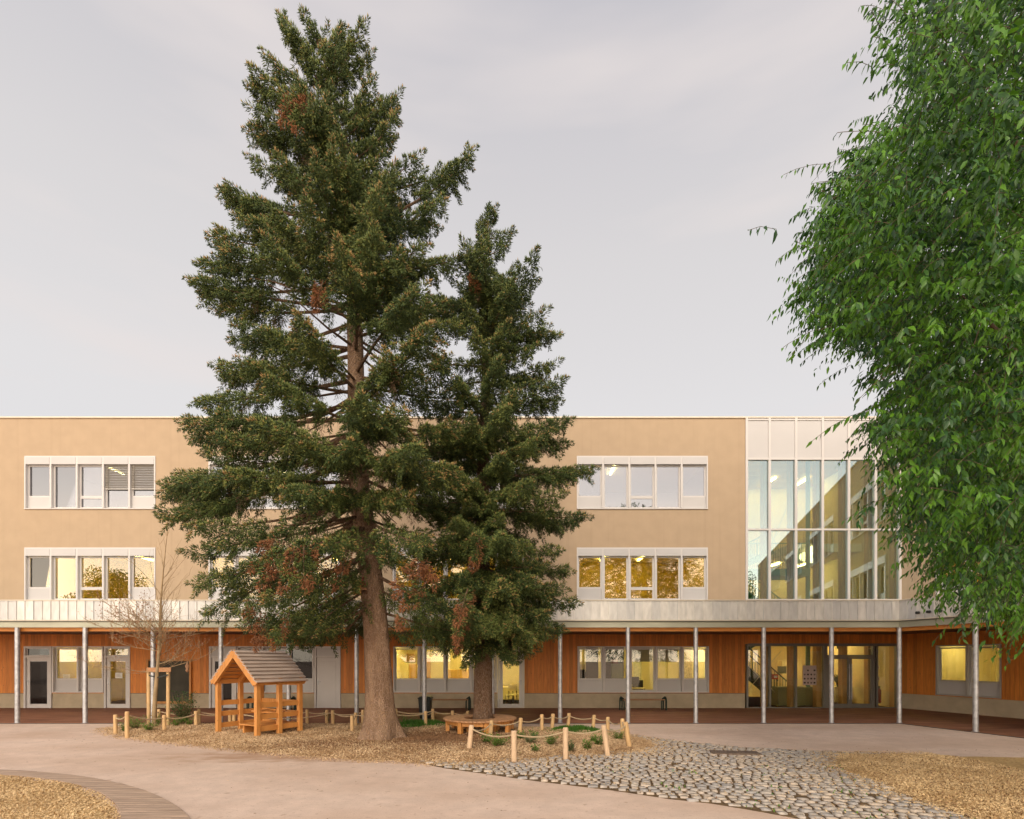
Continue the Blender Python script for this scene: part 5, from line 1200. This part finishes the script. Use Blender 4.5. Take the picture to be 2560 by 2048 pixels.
# the big one
D1 = 12.35
root1 = empty('spruce_tree', dp(806, 1560, D1).to_2d().to_3d()+Vector((0, 0, .06))); tag(root1, 'tall old spruce with a thick bare lower trunk, highest tree of the courtyard', 'tree', 'spruces on the chip island')
TP = [dp(803, 1568, D1), dp(801, 1530, D1), dp(799, 1480, D1), dp(796, 1400, D1), dp(790, 1300, D1), dp(775, 1150, D1), dp(757, 1040, D1), dp(751, 900, D1), dp(748, 750, D1), dp(745, 620, D1), dp(728, 480, D1), dp(700, 380, D1), dp(692, 280, D1), dp(690, 180, D1), dp(675, 78, D1)]
TR = [.56, .42, .325, .30, .28, .255, .235, .205, .18, .165, .13, .10, .075, .05, .015]
pp = spline(TP, 5); rr_ = np.interp(np.arange(len(pp)), np.arange(len(TP))*5, TR)
def trunk_mesh(pp, rr_, root, m, seed, flare=1.0):
    q = MB(); n = 26; o = Vector(root.location)
    for i, p in enumerate(pp):
        for j in range(n):
            a = 2*math.pi*j/n; z = p.z; low_ = max(0, 1-z/.55); rad = rr_[i]*(1+.05*math.sin(3*a+seed+z*.8)+.03*math.sin(7*a+z*2)+low_*.22*math.sin(5*a+seed)*flare+random.uniform(-.012, .012))
            q.v.append(tuple(p+Vector((math.cos(a)*rad, math.sin(a)*rad, 0))-o))
    for i in range(len(pp)-1):
        for j in range(n): q.f.append((i*n+j, i*n+(j+1) % n, (i+1)*n+(j+1) % n, (i+1)*n+j)); q.m.append(0)
    return q.build('trunk', m, root, smooth=True)
trunk_mesh(pp, rr_, root1, BARK, 1.0)
def trunk_at(pts, z):
    for a, b_ in zip(pts[:-1], pts[1:]):
        if a.z <= z <= b_.z: return a.lerp(b_, (z-a.z)/(b_.z-a.z))
    return pts[-1].copy() if z > pts[-1].z else pts[0].copy()
sp1 = Spruce()
def tipbranch(sp, pts, tip, kz, zmin=2.9, **kw):
    base = trunk_at(pts, tip.z); L = math.hypot(tip.x-base.x, tip.y-base.y); z = min(max(tip.z+kz*L, zmin), pts[-1].z-.2); a = trunk_at(pts, z); tip = tip-(tip-a).normalized()*(.17 if tip.z < pts[-1].z-1.2 else .06); sp.branch(a, tip, r=.012+.010*L, **kw)
LT = [  # tip x, y (2156 px scale), depth offset, rise of start
 (592,40,-.1,-1.9),(640,32,0,-2.2),(765,55,-.2,-1.4),(725,70,.2,-1.6),(612,60,-.3,-1.6),(690,75,-.6,-1.5),(740,95,.5,-1.3),(560,118,.1,-1.0),(536,152,-.2,-.7),(530,185,.2,-.5),(520,222,-.3,-.45),(516,272,.2,-.35),(524,335,-.4,-.3),(548,300,.6,-.3),
 (845,195,0,-1.0),(825,225,.5,-.7),(838,245,-.4,-.55),(832,292,.3,-.5),(790,170,-.5,-.8),(780,120,.3,-.9),
 (888,322,-.5,-.55),(1001,320,.2,-.62),(965,362,.8,-.5),(935,425,-.5,-.35),(925,480,.6,-.2),(900,520,-.7,-.15),
 (460,400,.1,-.35),(480,432,.7,-.3),(495,455,-.6,-.2),(440,495,0,-.18),(452,520,-.8,-.1),(416,556,.2,-.12),(398,590,-.3,-.12),(425,618,.6,-.05),(450,655,.1,0),(500,690,-.8,0),
 (488,720,.5,.05),(448,772,-.1,.1),(470,800,.8,.1),(416,850,.2,.12),(440,870,-.9,.1),(380,890,-.2,.15),(400,925,.8,.15),(430,960,-1.2,.15),(372,1005,.5,.2),(340,1020,-.3,.22),(352,1050,.9,.25),(336,1085,-.2,.3),(400,1110,-1.3,.25),(420,1060,1.0,.2),
 (385,1165,.2,.32),(440,1150,-1.2,.3),(405,1230,-.6,.42),(430,1290,.2,.5),(480,1250,1.1,.4),(510,1320,-.8,.55),(560,1335,.4,.6),(600,1300,-1.4,.5),(450,1215,.9,.4),
 (940,560,.4,-.1),(975,545,-.2,-.12),(930,640,-1.0,-.05),(985,690,.3,0),(950,760,-.9,.05),(1000,840,.2,.1),(960,900,-1.0,.12),(1015,960,.6,.18),(985,1020,-.5,.2),(1000,1090,.6,.3),(950,1130,-1.0,.3),(930,1220,.5,.4),(900,1290,-.6,.5),(880,1350,.2,.6)]
for (x, y, do, k) in LT:
    tipbranch(sp1, TP, dp(x, y, D1+do), k, sag=.04 if y < 700 else .10, tipc=.55 if y < 500 else .40, dens=1.0 if y < 1100 else .5)
FT = [(655,215,-1.5,-.5),(700,300,-1.8,-.4),(745,330,-1.6,-.4),(660,330,-1.9,-.35),(590,330,-1.5,-.3),(640,420,-2.2,-.25),(795,400,-2.2,-.3),(830,350,-1.6,-.4),(790,480,-2.5,-.2),(560,430,-1.7,-.2),(715,505,-2.9,-.12),(550,500,-2.2,-.1),(845,530,-2.3,-.1),
 (895,600,-2.7,-.05),(905,690,-2.9,.0),(625,665,-2.9,.05),(560,700,-2.0,.05),(820,750,-2.2,.1),(500,760,-1.8,.1),(560,800,-2.5,.1),(765,835,-3.3,.12),(850,870,-2.5,.15),(540,890,-3.2,.18),(450,920,-1.6,.15),(640,940,-2.6,.2),(740,930,-2.9,.2),(885,945,-3.0,.2),(960,990,-2.2,.2),(600,1030,-3.0,.25),(480,1000,-2.2,.2),(700,1040,-2.0,.3),(860,1050,-2.2,.3),(520,1110,-2.4,.3),(620,1160,-2.8,.4),(690,1150,-2.5,.4),(560,1180,-3.0,.4),(840,1170,-2.2,.4),(900,1150,-2.6,.4),(650,1250,-2.4,.5),(720,1230,-1.6,.5),(560,1270,-2.4,.5),(480,1290,-1.4,.5),(640,1330,-1.6,.6),(690,1330,-1.2,.65)]
for (x, y, do, k) in FT:
    tipbranch(sp1, TP, dp(x, y, D1+do), k, sag=.02, tipc=.6, dens=1.1 if y < 1100 else .48, hang=1.0)
prof1 = [(2.6, 3.2), (4.2, 3.9), (6, 4.1), (7.5, 3.8), (9, 3.3), (10.5, 3.0), (12, 2.3), (13.5, 1.8), (15, 1.3), (16.4, .8)]
for i in range(22):
    z = random.uniform(2.9, 16.2) if i > 5 else random.uniform(2.9, 9); a = random.uniform(R(-15), R(195)) if random.random() < .8 else random.choice((random.uniform(R(195), R(225)), random.uniform(R(-45), R(-15))))
    r_ = np.interp(z, [p[0] for p in prof1], [p[1] for p in prof1])*random.uniform(.5, .85); c = trunk_at(TP, z); k = np.interp(z, [3, 6, 10, 14], [-.45, -.2, .1, .6]); a0 = Vector((c.x, c.y, z)); b_ = Vector((c.x+math.cos(a)*r_, c.y+math.sin(a)*r_, max(2.5, z+k*r_)))
    sp1.branch(trunk_at(TP, max(2.9, z)), b_, r=.012+.011*r_, sag=.06, tipc=.2, dens=.9)
# dead sprays, rust orange
for (x0, y0, x1, y1, do) in ((640,190,600,245,-1.0),(650,200,625,260,-1.1),(600,1140,560,1215,-2.6),(640,1150,640,1210,-2.6),(620,1150,600,1220,-2.7),(590,1140,545,1180,-2.5),(730,1140,715,1215,-1.6),(560,1290,545,1345,-1.3),(610,1290,585,1345,-1.4),(520,1270,530,1310,-1.3),(905,1190,860,1260,-2.2),(920,1195,850,1300,-2.2),(900,1180,845,1235,-2.3),(655,1150,655,1215,-2.4),(680,590,668,640,-1.2),(985,1240,965,1330,-1.8),(700,1180,690,1230,-1.5)):
    a = dp(x0, y0, D1+do); b_ = dp(x1, y1, D1+do-.3); sp1.branch(a, b_, W=.15, sag=-.1, r=.01, cover=.05, tipc=0, dead=.6, hang=.5, dens=.75)
# bare limbs showing against the light
for i in range(34):
    z = random.uniform(3.2, 11); a = random.uniform(0, 6.28); c = trunk_at(TP, z); L = random.uniform(.8, 2.2); k = np.interp(z, [3, 8, 11], [-.5, -.25, .1]); d = Vector((math.cos(a), math.sin(a), k)); p = [c, c+d*L*.5+Vector((0, 0, -.05)), c+d*L]
    sp1.wood.tube(p, [.035, .022, .008], 6)
for i in range(34):
    z = random.uniform(10.5, 16.1); a = random.uniform(0, 6.28); r_ = np.interp(z, [p[0] for p in prof1], [p[1] for p in prof1])*random.uniform(.4, .72); c = trunk_at(TP, z); sp1.branch(trunk_at(TP, z-.35*r_), Vector((c.x+math.cos(a)*r_, c.y+math.sin(a)*r_, z+.3*r_)), r=.02, sag=.04, tipc=.4)
for k in range(5): sp1.let(TP[-1]+Vector((0, 0, -.15*k)), Vector((random.gauss(0, .25), random.gauss(0, .2), 1)), .22, 0, 0, tip=.2)
N1 = sp1.build(root1)
# the smaller one
D2 = 13.6
root2 = empty('spruce_tree', (dp(1015, 1510, D2).x, D2, .05)); tag(root2, 'smaller darker spruce growing through the round bench', 'tree', 'spruces on the chip island')
TQ = [dp(1015, 1560, D2), dp(1016, 1500, D2), dp(1018, 1400, D2), dp(1017, 1250, D2), dp(1016, 1000, D2), dp(1022, 800, D2), dp(1020, 640, D2), dp(1028, 450, D2)]
pq = spline(TQ, 5); rq = np.interp(np.arange(len(pq)), np.arange(len(TQ))*5, [.29, .245, .225, .205, .16, .10, .055, .012]); trunk_mesh(pq, rq, root2, BARK2, 2.0, .5)
sp2 = Spruce()
RT = [(1040,448,0,-2.0),(1010,475,.2,-1.2),(990,530,-.1,-.6),(1062,520,.1,-.7),(1092,568,0,-.7),(1075,600,.5,-.5),(1115,645,0,-.5),(1100,690,.6,-.3),(1155,688,-.1,-.45),(1130,730,-.6,-.2),(1178,760,.1,-.4),(1150,800,.7,-.15),(1190,800,-.2,-.35),(1180,850,.5,-.1),(1203,885,0,-.15),(1165,910,-.9,-.05),(1200,935,.6,-.1),(1254,988,-.1,-.05),(1215,1000,.8,0),(1190,1040,-.9,.05),(1241,1090,.1,.05),(1200,1110,.9,.1),(1180,1160,-.3,.1),(1205,1205,.5,.15),(1150,1190,-1.2,.1),(1218,1272,0,.2),(1195,1245,-.8,.2),(1190,1330,.2,.35),(1160,1290,1,.3),(1130,1370,-.5,.45),(1090,1390,.3,.5),(1150,1340,-1.0,.35),
 (960,600,0,-.5),(930,660,-.3,-.3),(900,760,0,-.1),(880,850,-.5,0),(870,950,0,.05),(860,1060,-.4,.1),(850,1160,0,.15),(845,1250,-.4,.2),(880,1320,0,.35),(930,1370,-.6,.5),(980,1400,-.8,.6)]
for (x, y, do, k) in RT: tipbranch(sp2, TQ, dp(x, y, D2+do), k, zmin=2.7, sag=.05, tipc=.28, dens=1.1)
FQ = [(1000,560,-.9,-.4),(1030,600,-1.1,-.3),(980,640,-1.2,-.3),(1070,680,-1.4,-.2),(1000,700,-1.6,-.2),(1050,760,-1.9,-.1),(960,800,-1.6,-.1),(1090,830,-1.8,-.1),(1070,860,-2.4,0),(990,880,-2.2,0),(930,910,-1.6,0),(1130,930,-1.8,0),(1060,960,-2.0,.05),(960,1000,-2.0,.05),(1120,1020,-2.0,.1),(1040,1060,-1.4,.1),(1000,1130,-2.2,.15),(1060,1130,-2.6,.15),(1110,1150,-2,.2),(930,1140,-1.8,.2),(1130,1230,-1.9,.3),(1060,1240,-2.4,.3),(990,1240,-2.0,.3),(920,1230,-1.8,.3),(880,1170,-1.3,.2),(1150,1300,-1.4,.4),(1090,1320,-2.0,.45),(1030,1330,-2.2,.5),(960,1310,-1.7,.45),(900,1340,-1.2,.5),(1080,1390,-1.3,.55),(1120,1350,-1.6,.5)]
for (x, y, do, k) in FQ: tipbranch(sp2, TQ, dp(x, y, D2+do), k, zmin=2.75, sag=.02, tipc=.3, dens=1.2, hang=.9)
prof2 = [(2.6, 2.6), (4, 2.6), (6, 2.3), (8, 1.8), (10, 1.2), (12, .6), (13, .3)]
for i in range(32):
    z = random.uniform(2.8, 12.6) if i > 20 else random.uniform(2.8, 7.5); a = random.uniform(0, 6.28); r_ = np.interp(z, [p[0] for p in prof2], [p[1] for p in prof2])*random.uniform(.5, .88); c = trunk_at(TQ, z); k = np.interp(z, [3, 6, 9, 12], [-.35, -.1, .2, .6])
    sp2.branch(c, Vector((c.x+math.cos(a)*r_, c.y+math.sin(a)*r_, max(2.35, z+k*r_))), r=.012+.01*r_, sag=.05, tipc=.15, dens=.95)
for (x0, y0, x1, y1, do) in ((1010,1130,1000,1180,-2.0),(990,1240,985,1300,-1.9),(975,1290,965,1350,-1.8),(1010,620,1000,600,-1)): sp2.branch(dp(x0, y0, D2+do), dp(x1, y1, D2+do-.2), W=.13, sag=-.1, r=.008, cover=.05, tipc=0, dead=.65, dens=.7)
for i in range(20):
    z = random.uniform(9.6, 13.2); a = random.uniform(0, 6.28); r_ = max(.30, (13.6-z)*.58)*random.uniform(.7, 1.1); c = trunk_at(TQ, z); sp2.branch(c, Vector((c.x+math.cos(a)*r_, c.y+math.sin(a)*r_, z+.35*r_)), r=.014, sag=.03, tipc=.25)
for k in range(9): sp2.let(TQ[-1]+Vector((0, 0, -.12*k-.05)), Vector((random.gauss(0, .45), random.gauss(0, .4), 1)), .26, 0, 0)
N2 = sp2.build(root2)
print('shoots', N1, N2)
# bird box
p = at(892, 1487, 12.0); o = empty('bird_box', (p.x, 12.06, p.z), R(12)); q = MB(); q.box(-.085, .085, -.1, .1, 0, .30); q.build('box', mat('birdbox_wood', (.52, .25, .06), .6, var=.1), o, bevel=.005)
q = MB(); q.box(-.11, .11, -.14, .12, .30, .325, M=Matrix.Rotation(R(6), 4, 'X')); q.build('roof', WOODB, o); q = MB(); q.tube([(0, -.101, .2), (0, -.104, .2)], .018, 12); q.build('entrance_hole', BLACKP, o)
q = MB(); q.box(.06, .2, -.02, .02, .12, .17); q.build('bracket', WOODB, o); tag(o, 'orange wooden bird box on the left side of the big trunk', 'bird box')
q = MB()
for k in range(6): a = random.uniform(0, 6.28); q.tube([(0, 0, 0), (math.cos(a)*.08, random.uniform(-.06, .02), math.sin(a)*.08), (math.cos(a)*.12, -.02, -.1)], .012, 5)
o = q.build('ribbon', mat('red_ribbon', (.4, .02, .03), .6)); o.location = at(906, 1452, 11.98); tag(o, 'red ribbon tied above the bird box', 'ribbon')

# ------------------------------------------------------------------ leafy tree at the right
LE = [(-400, 2260), (0, 2225), (60, 2235), (130, 2290), (190, 2280), (260, 2285), (320, 2190), (400, 2135), (470, 2095), (545, 2040), (600, 2060), (680, 2020), (740, 2035), (800, 2085), (850, 2165), (900, 2240), (1000, 2255), (1050, 2190), (1100, 2240), (1180, 2265), (1240, 2235), (1290, 2290), (1340, 2330), (1400, 2340), (1470, 2360), (1520, 2450), (1560, 2520), (1600, 2750)]
ley = [p[0] for p in LE]; lex = [p[1] for p in LE]
TR0 = Vector((8.6, 7.4, 0)); root3 = empty('leafy_tree', TR0); tag(root3, 'big leafy green tree hanging in from the right edge in the foreground', 'tree')
Cn = np.array([7.9, 7.3, 6.4]); Rd = np.array([5.4, 4.2, 5.3])
cand = rng.uniform(-1, 1, (260000, 3)); rn = np.linalg.norm(cand, axis=1); cand = cand[(rn < 1)]; Pc = Cn+cand*Rd
def inside(Pc, margin=0):
    px = 1280+Pc[:, 0]/Pc[:, 1]*F; py = HY-(Pc[:, 2]-EYE)/Pc[:, 1]*F; lx = np.interp(py, ley, lex)
    return (px > lx+margin) & (Pc[:, 1] > 4.2) & (Pc[:, 2] > 1.9)
Pc = Pc[inside(Pc, 38)]
px = 1280+Pc[:, 0]/Pc[:, 1]*F; py = HY-(Pc[:, 2]-EYE)/Pc[:, 1]*F
inview = (px < 2640) & (py > -80)
sparse = np.clip((1590-py)/560, .10, 1)*np.clip((px-np.interp(py, ley, lex)+60)/190, .5, 1)
ordr = rng.permutation(len(Pc)); grid = {}; cen = []
for i in ordr:
    p = Pc[i]; rad_ = .47 if inview[i] else .95
    if inview[i] and rng.random() > sparse[i]: continue
    key = tuple((p//1.0).astype(int)); ok_ = True
    for dx in (-1, 0, 1):
        for dy in (-1, 0, 1):
            for dz in (-1, 0, 1):
                for q_ in grid.get((key[0]+dx, key[1]+dy, key[2]+dz), ()):
                    if ((q_-p)**2).sum() < rad_*rad_: ok_ = False; break
    if ok_: grid.setdefault(key, []).append(p); cen.append(p)
print('clusters', len(cen))
Pl = []
for p in cen[:2600]:
    n_ = random.randint(9, 17); Pl.append(p+rng.normal(0, 1, (n_, 3))*np.array([.17, .17, .11]))
Pc = np.concatenate(Pl)
wood = MB(); hubs = []
limbs = []
for i in range(26):
    z = random.uniform(2.6, 11.5); a = random.uniform(0, 6.28) if i > 15 else random.uniform(R(140), R(250)); s_ = Vector((8.6, 7.4, z*.75)); rr2 = random.uniform(.55, .85)
    e = Vector((Cn[0]+math.cos(a)*Rd[0]*rr2, Cn[1]+math.sin(a)*Rd[1]*rr2, z+random.uniform(.3, 1.6))); limbs.append((s_, s_.lerp(e, .5)+Vector((0, 0, .5)), e))
limbs += [(Vector((8.6, 7.4, 5.2)), Vector((6.3, 7.2, 5.2)), Vector((4.75, 7.2, 4.55))), (Vector((8.6, 7.4, 3.0)), Vector((6.8, 6.8, 3.1)), Vector((5.4, 6.6, 2.35))), (Vector((8.6, 7.4, 4.6)), Vector((6.4, 6.4, 5.4)), Vector((3.9, 6.3, 5.6)))]
for s_, c, e in limbs:
    pts = [s_*(1-t)**2+c*2*t*(1-t)+e*t*t for t in np.linspace(0, 1, 9)]
    arr = np.array([tuple(p) for p in pts])
    if inside(arr[4:], 20).all() and e.y > 5.6: wood.tube(pts, [.075*(1-t)+.008 for t in np.linspace(0, 1, 9)], 7); hubs += pts[2:]
H = np.array([tuple(h) for h in hubs]); hubn = {}; P3 = []; D3 = []; S3 = []; M3 = []
for i, p in enumerate(Pc):
    d2 = ((H-p)**2).sum(1); j = d2.argmin(); dist = math.sqrt(d2[j]); hub = Vector(H[j]); pv = Vector(p)
    outw = Vector((p-Cn)/Rd**1.2); outw.z *= .3; outw = (outw.normalized() if outw.length > .01 else Vector((1, 0, 0)))
    hubn[j] = hubn.get(j, 0)+1
    if i % 4 == 0 and hubn[j] < 26 and dist < 1.2 and dist > .2:
        mid = hub.lerp(pv, .5)+Vector((random.gauss(0, .08), random.gauss(0, .08), .12)); wood.tube([hub, mid, pv], [.009, .006, .003], 4, cap=False)
    L = random.uniform(.28, .60); dr = (outw*.9+Vector((random.gauss(0, .45), random.gauss(0, .45), random.gauss(.0, .25)))).normalized(); nl = random.randint(8, 13)
    droop = random.uniform(.15, .6); pts = []; shade_tw = math.sin(pv.x*3.3+1)*math.sin(pv.y*2.9)*math.sin(pv.z*3.1+.7) > .12  # whole twigs coloured dark to stand for shaded gaps in the crown
    for k in range(nl):
        t = k/nl; c = pv+dr*L*t+Vector((0, 0, -droop*L*t*t)); pts.append(c)
        sd2 = Vector((-dr.y, dr.x, 0))*(1 if k % 2 else -1); ld = (sd2*.7+dr*.45+Vector((random.gauss(0, .2), random.gauss(0, .2), random.uniform(-1.7, -.45)))).normalized()
        P3.append(c); D3.append(ld); S3.append(random.uniform(.09, .15)*(1-.3*t)); M3.append(1 if random.random() < (.75 if shade_tw else .10) else 0)
    if i % 2 == 0: wood.tube(pts[::4]+[pts[-1]], .0028, 3, cap=False)
P3 = np.array([tuple(p) for p in P3]); D3 = np.array([tuple(p) for p in D3]); S3 = np.array(S3); M3 = np.array(M3); n = len(P3)
up = np.array([0, 0, 1.])+rng.normal(0, .45, (n, 3)); u = np.cross(D3, up); u /= np.linalg.norm(u, axis=1, keepdims=True)+1e-9; nn_ = np.cross(u, D3); s = S3[:, None]; wq = s*.17
pts = [P3, P3+D3*s*.33+u*wq+nn_*s*.04, P3+D3*s*.33-u*wq+nn_*s*.04, P3+D3*s*.36-nn_*s*.03, P3+D3*s*.72+u*wq*.55-nn_*s*.02, P3+D3*s*.72-u*wq*.55-nn_*s*.02, P3+D3*s*.98-nn_*s*.16]
V = np.stack(pts, 1).reshape(-1, 3)-np.array(TR0); b_ = np.arange(n)*7
fl = [(0, 3, 1), (0, 2, 3), (1, 3, 4), (3, 2, 5), (3, 5, 4), (4, 5, 6)]
Fc = np.concatenate([np.stack([b_+i for i in f], 1) for f in fl]); foliage3 = npmesh('foliage', V, Fc, [LEAF, LEAFB], np.tile(M3, 6), parent=root3)
print('leaves', n)
for s_ in (): pass
o3 = TR0
wood.v = [(v[0]-o3.x, v[1]-o3.y, v[2]-o3.z) for v in wood.v]; br3 = wood.build('branches', BARKD, root3)
q = MB(); q.tube([(0, 0, -.1), (0, 0, .4), (.05, 0, 2), (0, .05, 4.5), (0, 0, 7), (-.1, 0, 9.5), (-.1, 0, 12)], [.45, .33, .28, .23, .17, .1, .04], 18, wob=.04); tk3 = q.build('trunk', BARK2, root3, smooth=True)
# trees behind the viewer, mirrored in the upper windows
nB = 26000; dB = rng.normal(0, 1, (nB, 3)); dB /= np.linalg.norm(dB, axis=1, keepdims=True); lob = 1+.16*np.sin(dB[:, 0]*7)*np.sin(dB[:, 1]*6+1)+.12*np.sin(dB[:, 2]*9)
PB_ = dB*(rng.random(nB)**.4*lob)[:, None]*np.array([4.6, 4.4, 4.9])+np.array([0, 0, 8.0]); DB_ = rng.normal(0, 1, (nB, 3)); DB_ /= np.linalg.norm(DB_, axis=1, keepdims=True); UB = np.cross(DB_, rng.normal(0, 1, (nB, 3))); UB /= np.linalg.norm(UB, axis=1, keepdims=True)
V = np.stack([PB_, PB_+DB_*.12+UB*.08, PB_+DB_*.3, PB_+DB_*.12-UB*.08], 1).reshape(-1, 3); b_ = np.arange(nB)*4
fol4 = npmesh('foliage', V, np.stack([b_, b_+1, b_+2, b_+3], 1), [LEAF], k=4)
q = MB(); q.tube([(0, 0, -.1), (0, 0, .4), (.05, 0, 2), (0, .05, 4.5), (0, 0, 7), (-.1, 0, 10)], [.42, .32, .26, .22, .15, .05], 14, wob=.04)
for i in range(14): a = i*2.4; q.tube([(0, 0, 3.4+i*.4), (1.4*math.cos(a), 1.4*math.sin(a), 4.6+i*.45), (3.2*math.cos(a), 3.2*math.sin(a), 5.4+i*.5)], [.10, .07, .02], 6)
trk4 = q.build('trunk', BARK2, smooth=True); first4 = True
for (x, y, rz, sc_, lab) in ((24, -17, 2.6, .85, 'second tree behind the viewer reflected near the entrance'), (-42, -14, 4.0, .85, 'tree behind the viewer reflected in the far left windows'), (-12, -19, 5.0, .62, 'low tree behind the viewer reflected in the middle windows')):
    r = empty('leafy_tree', (x, y, 0), rz); r.scale = (sc_,)*3; tag(r, lab, 'tree', 'trees on the other side of the courtyard')
    for c in (fol4, trk4):
        d = c if first4 else c.copy()
        if not first4: COL.objects.link(d)
        d.parent = r
    first4 = False
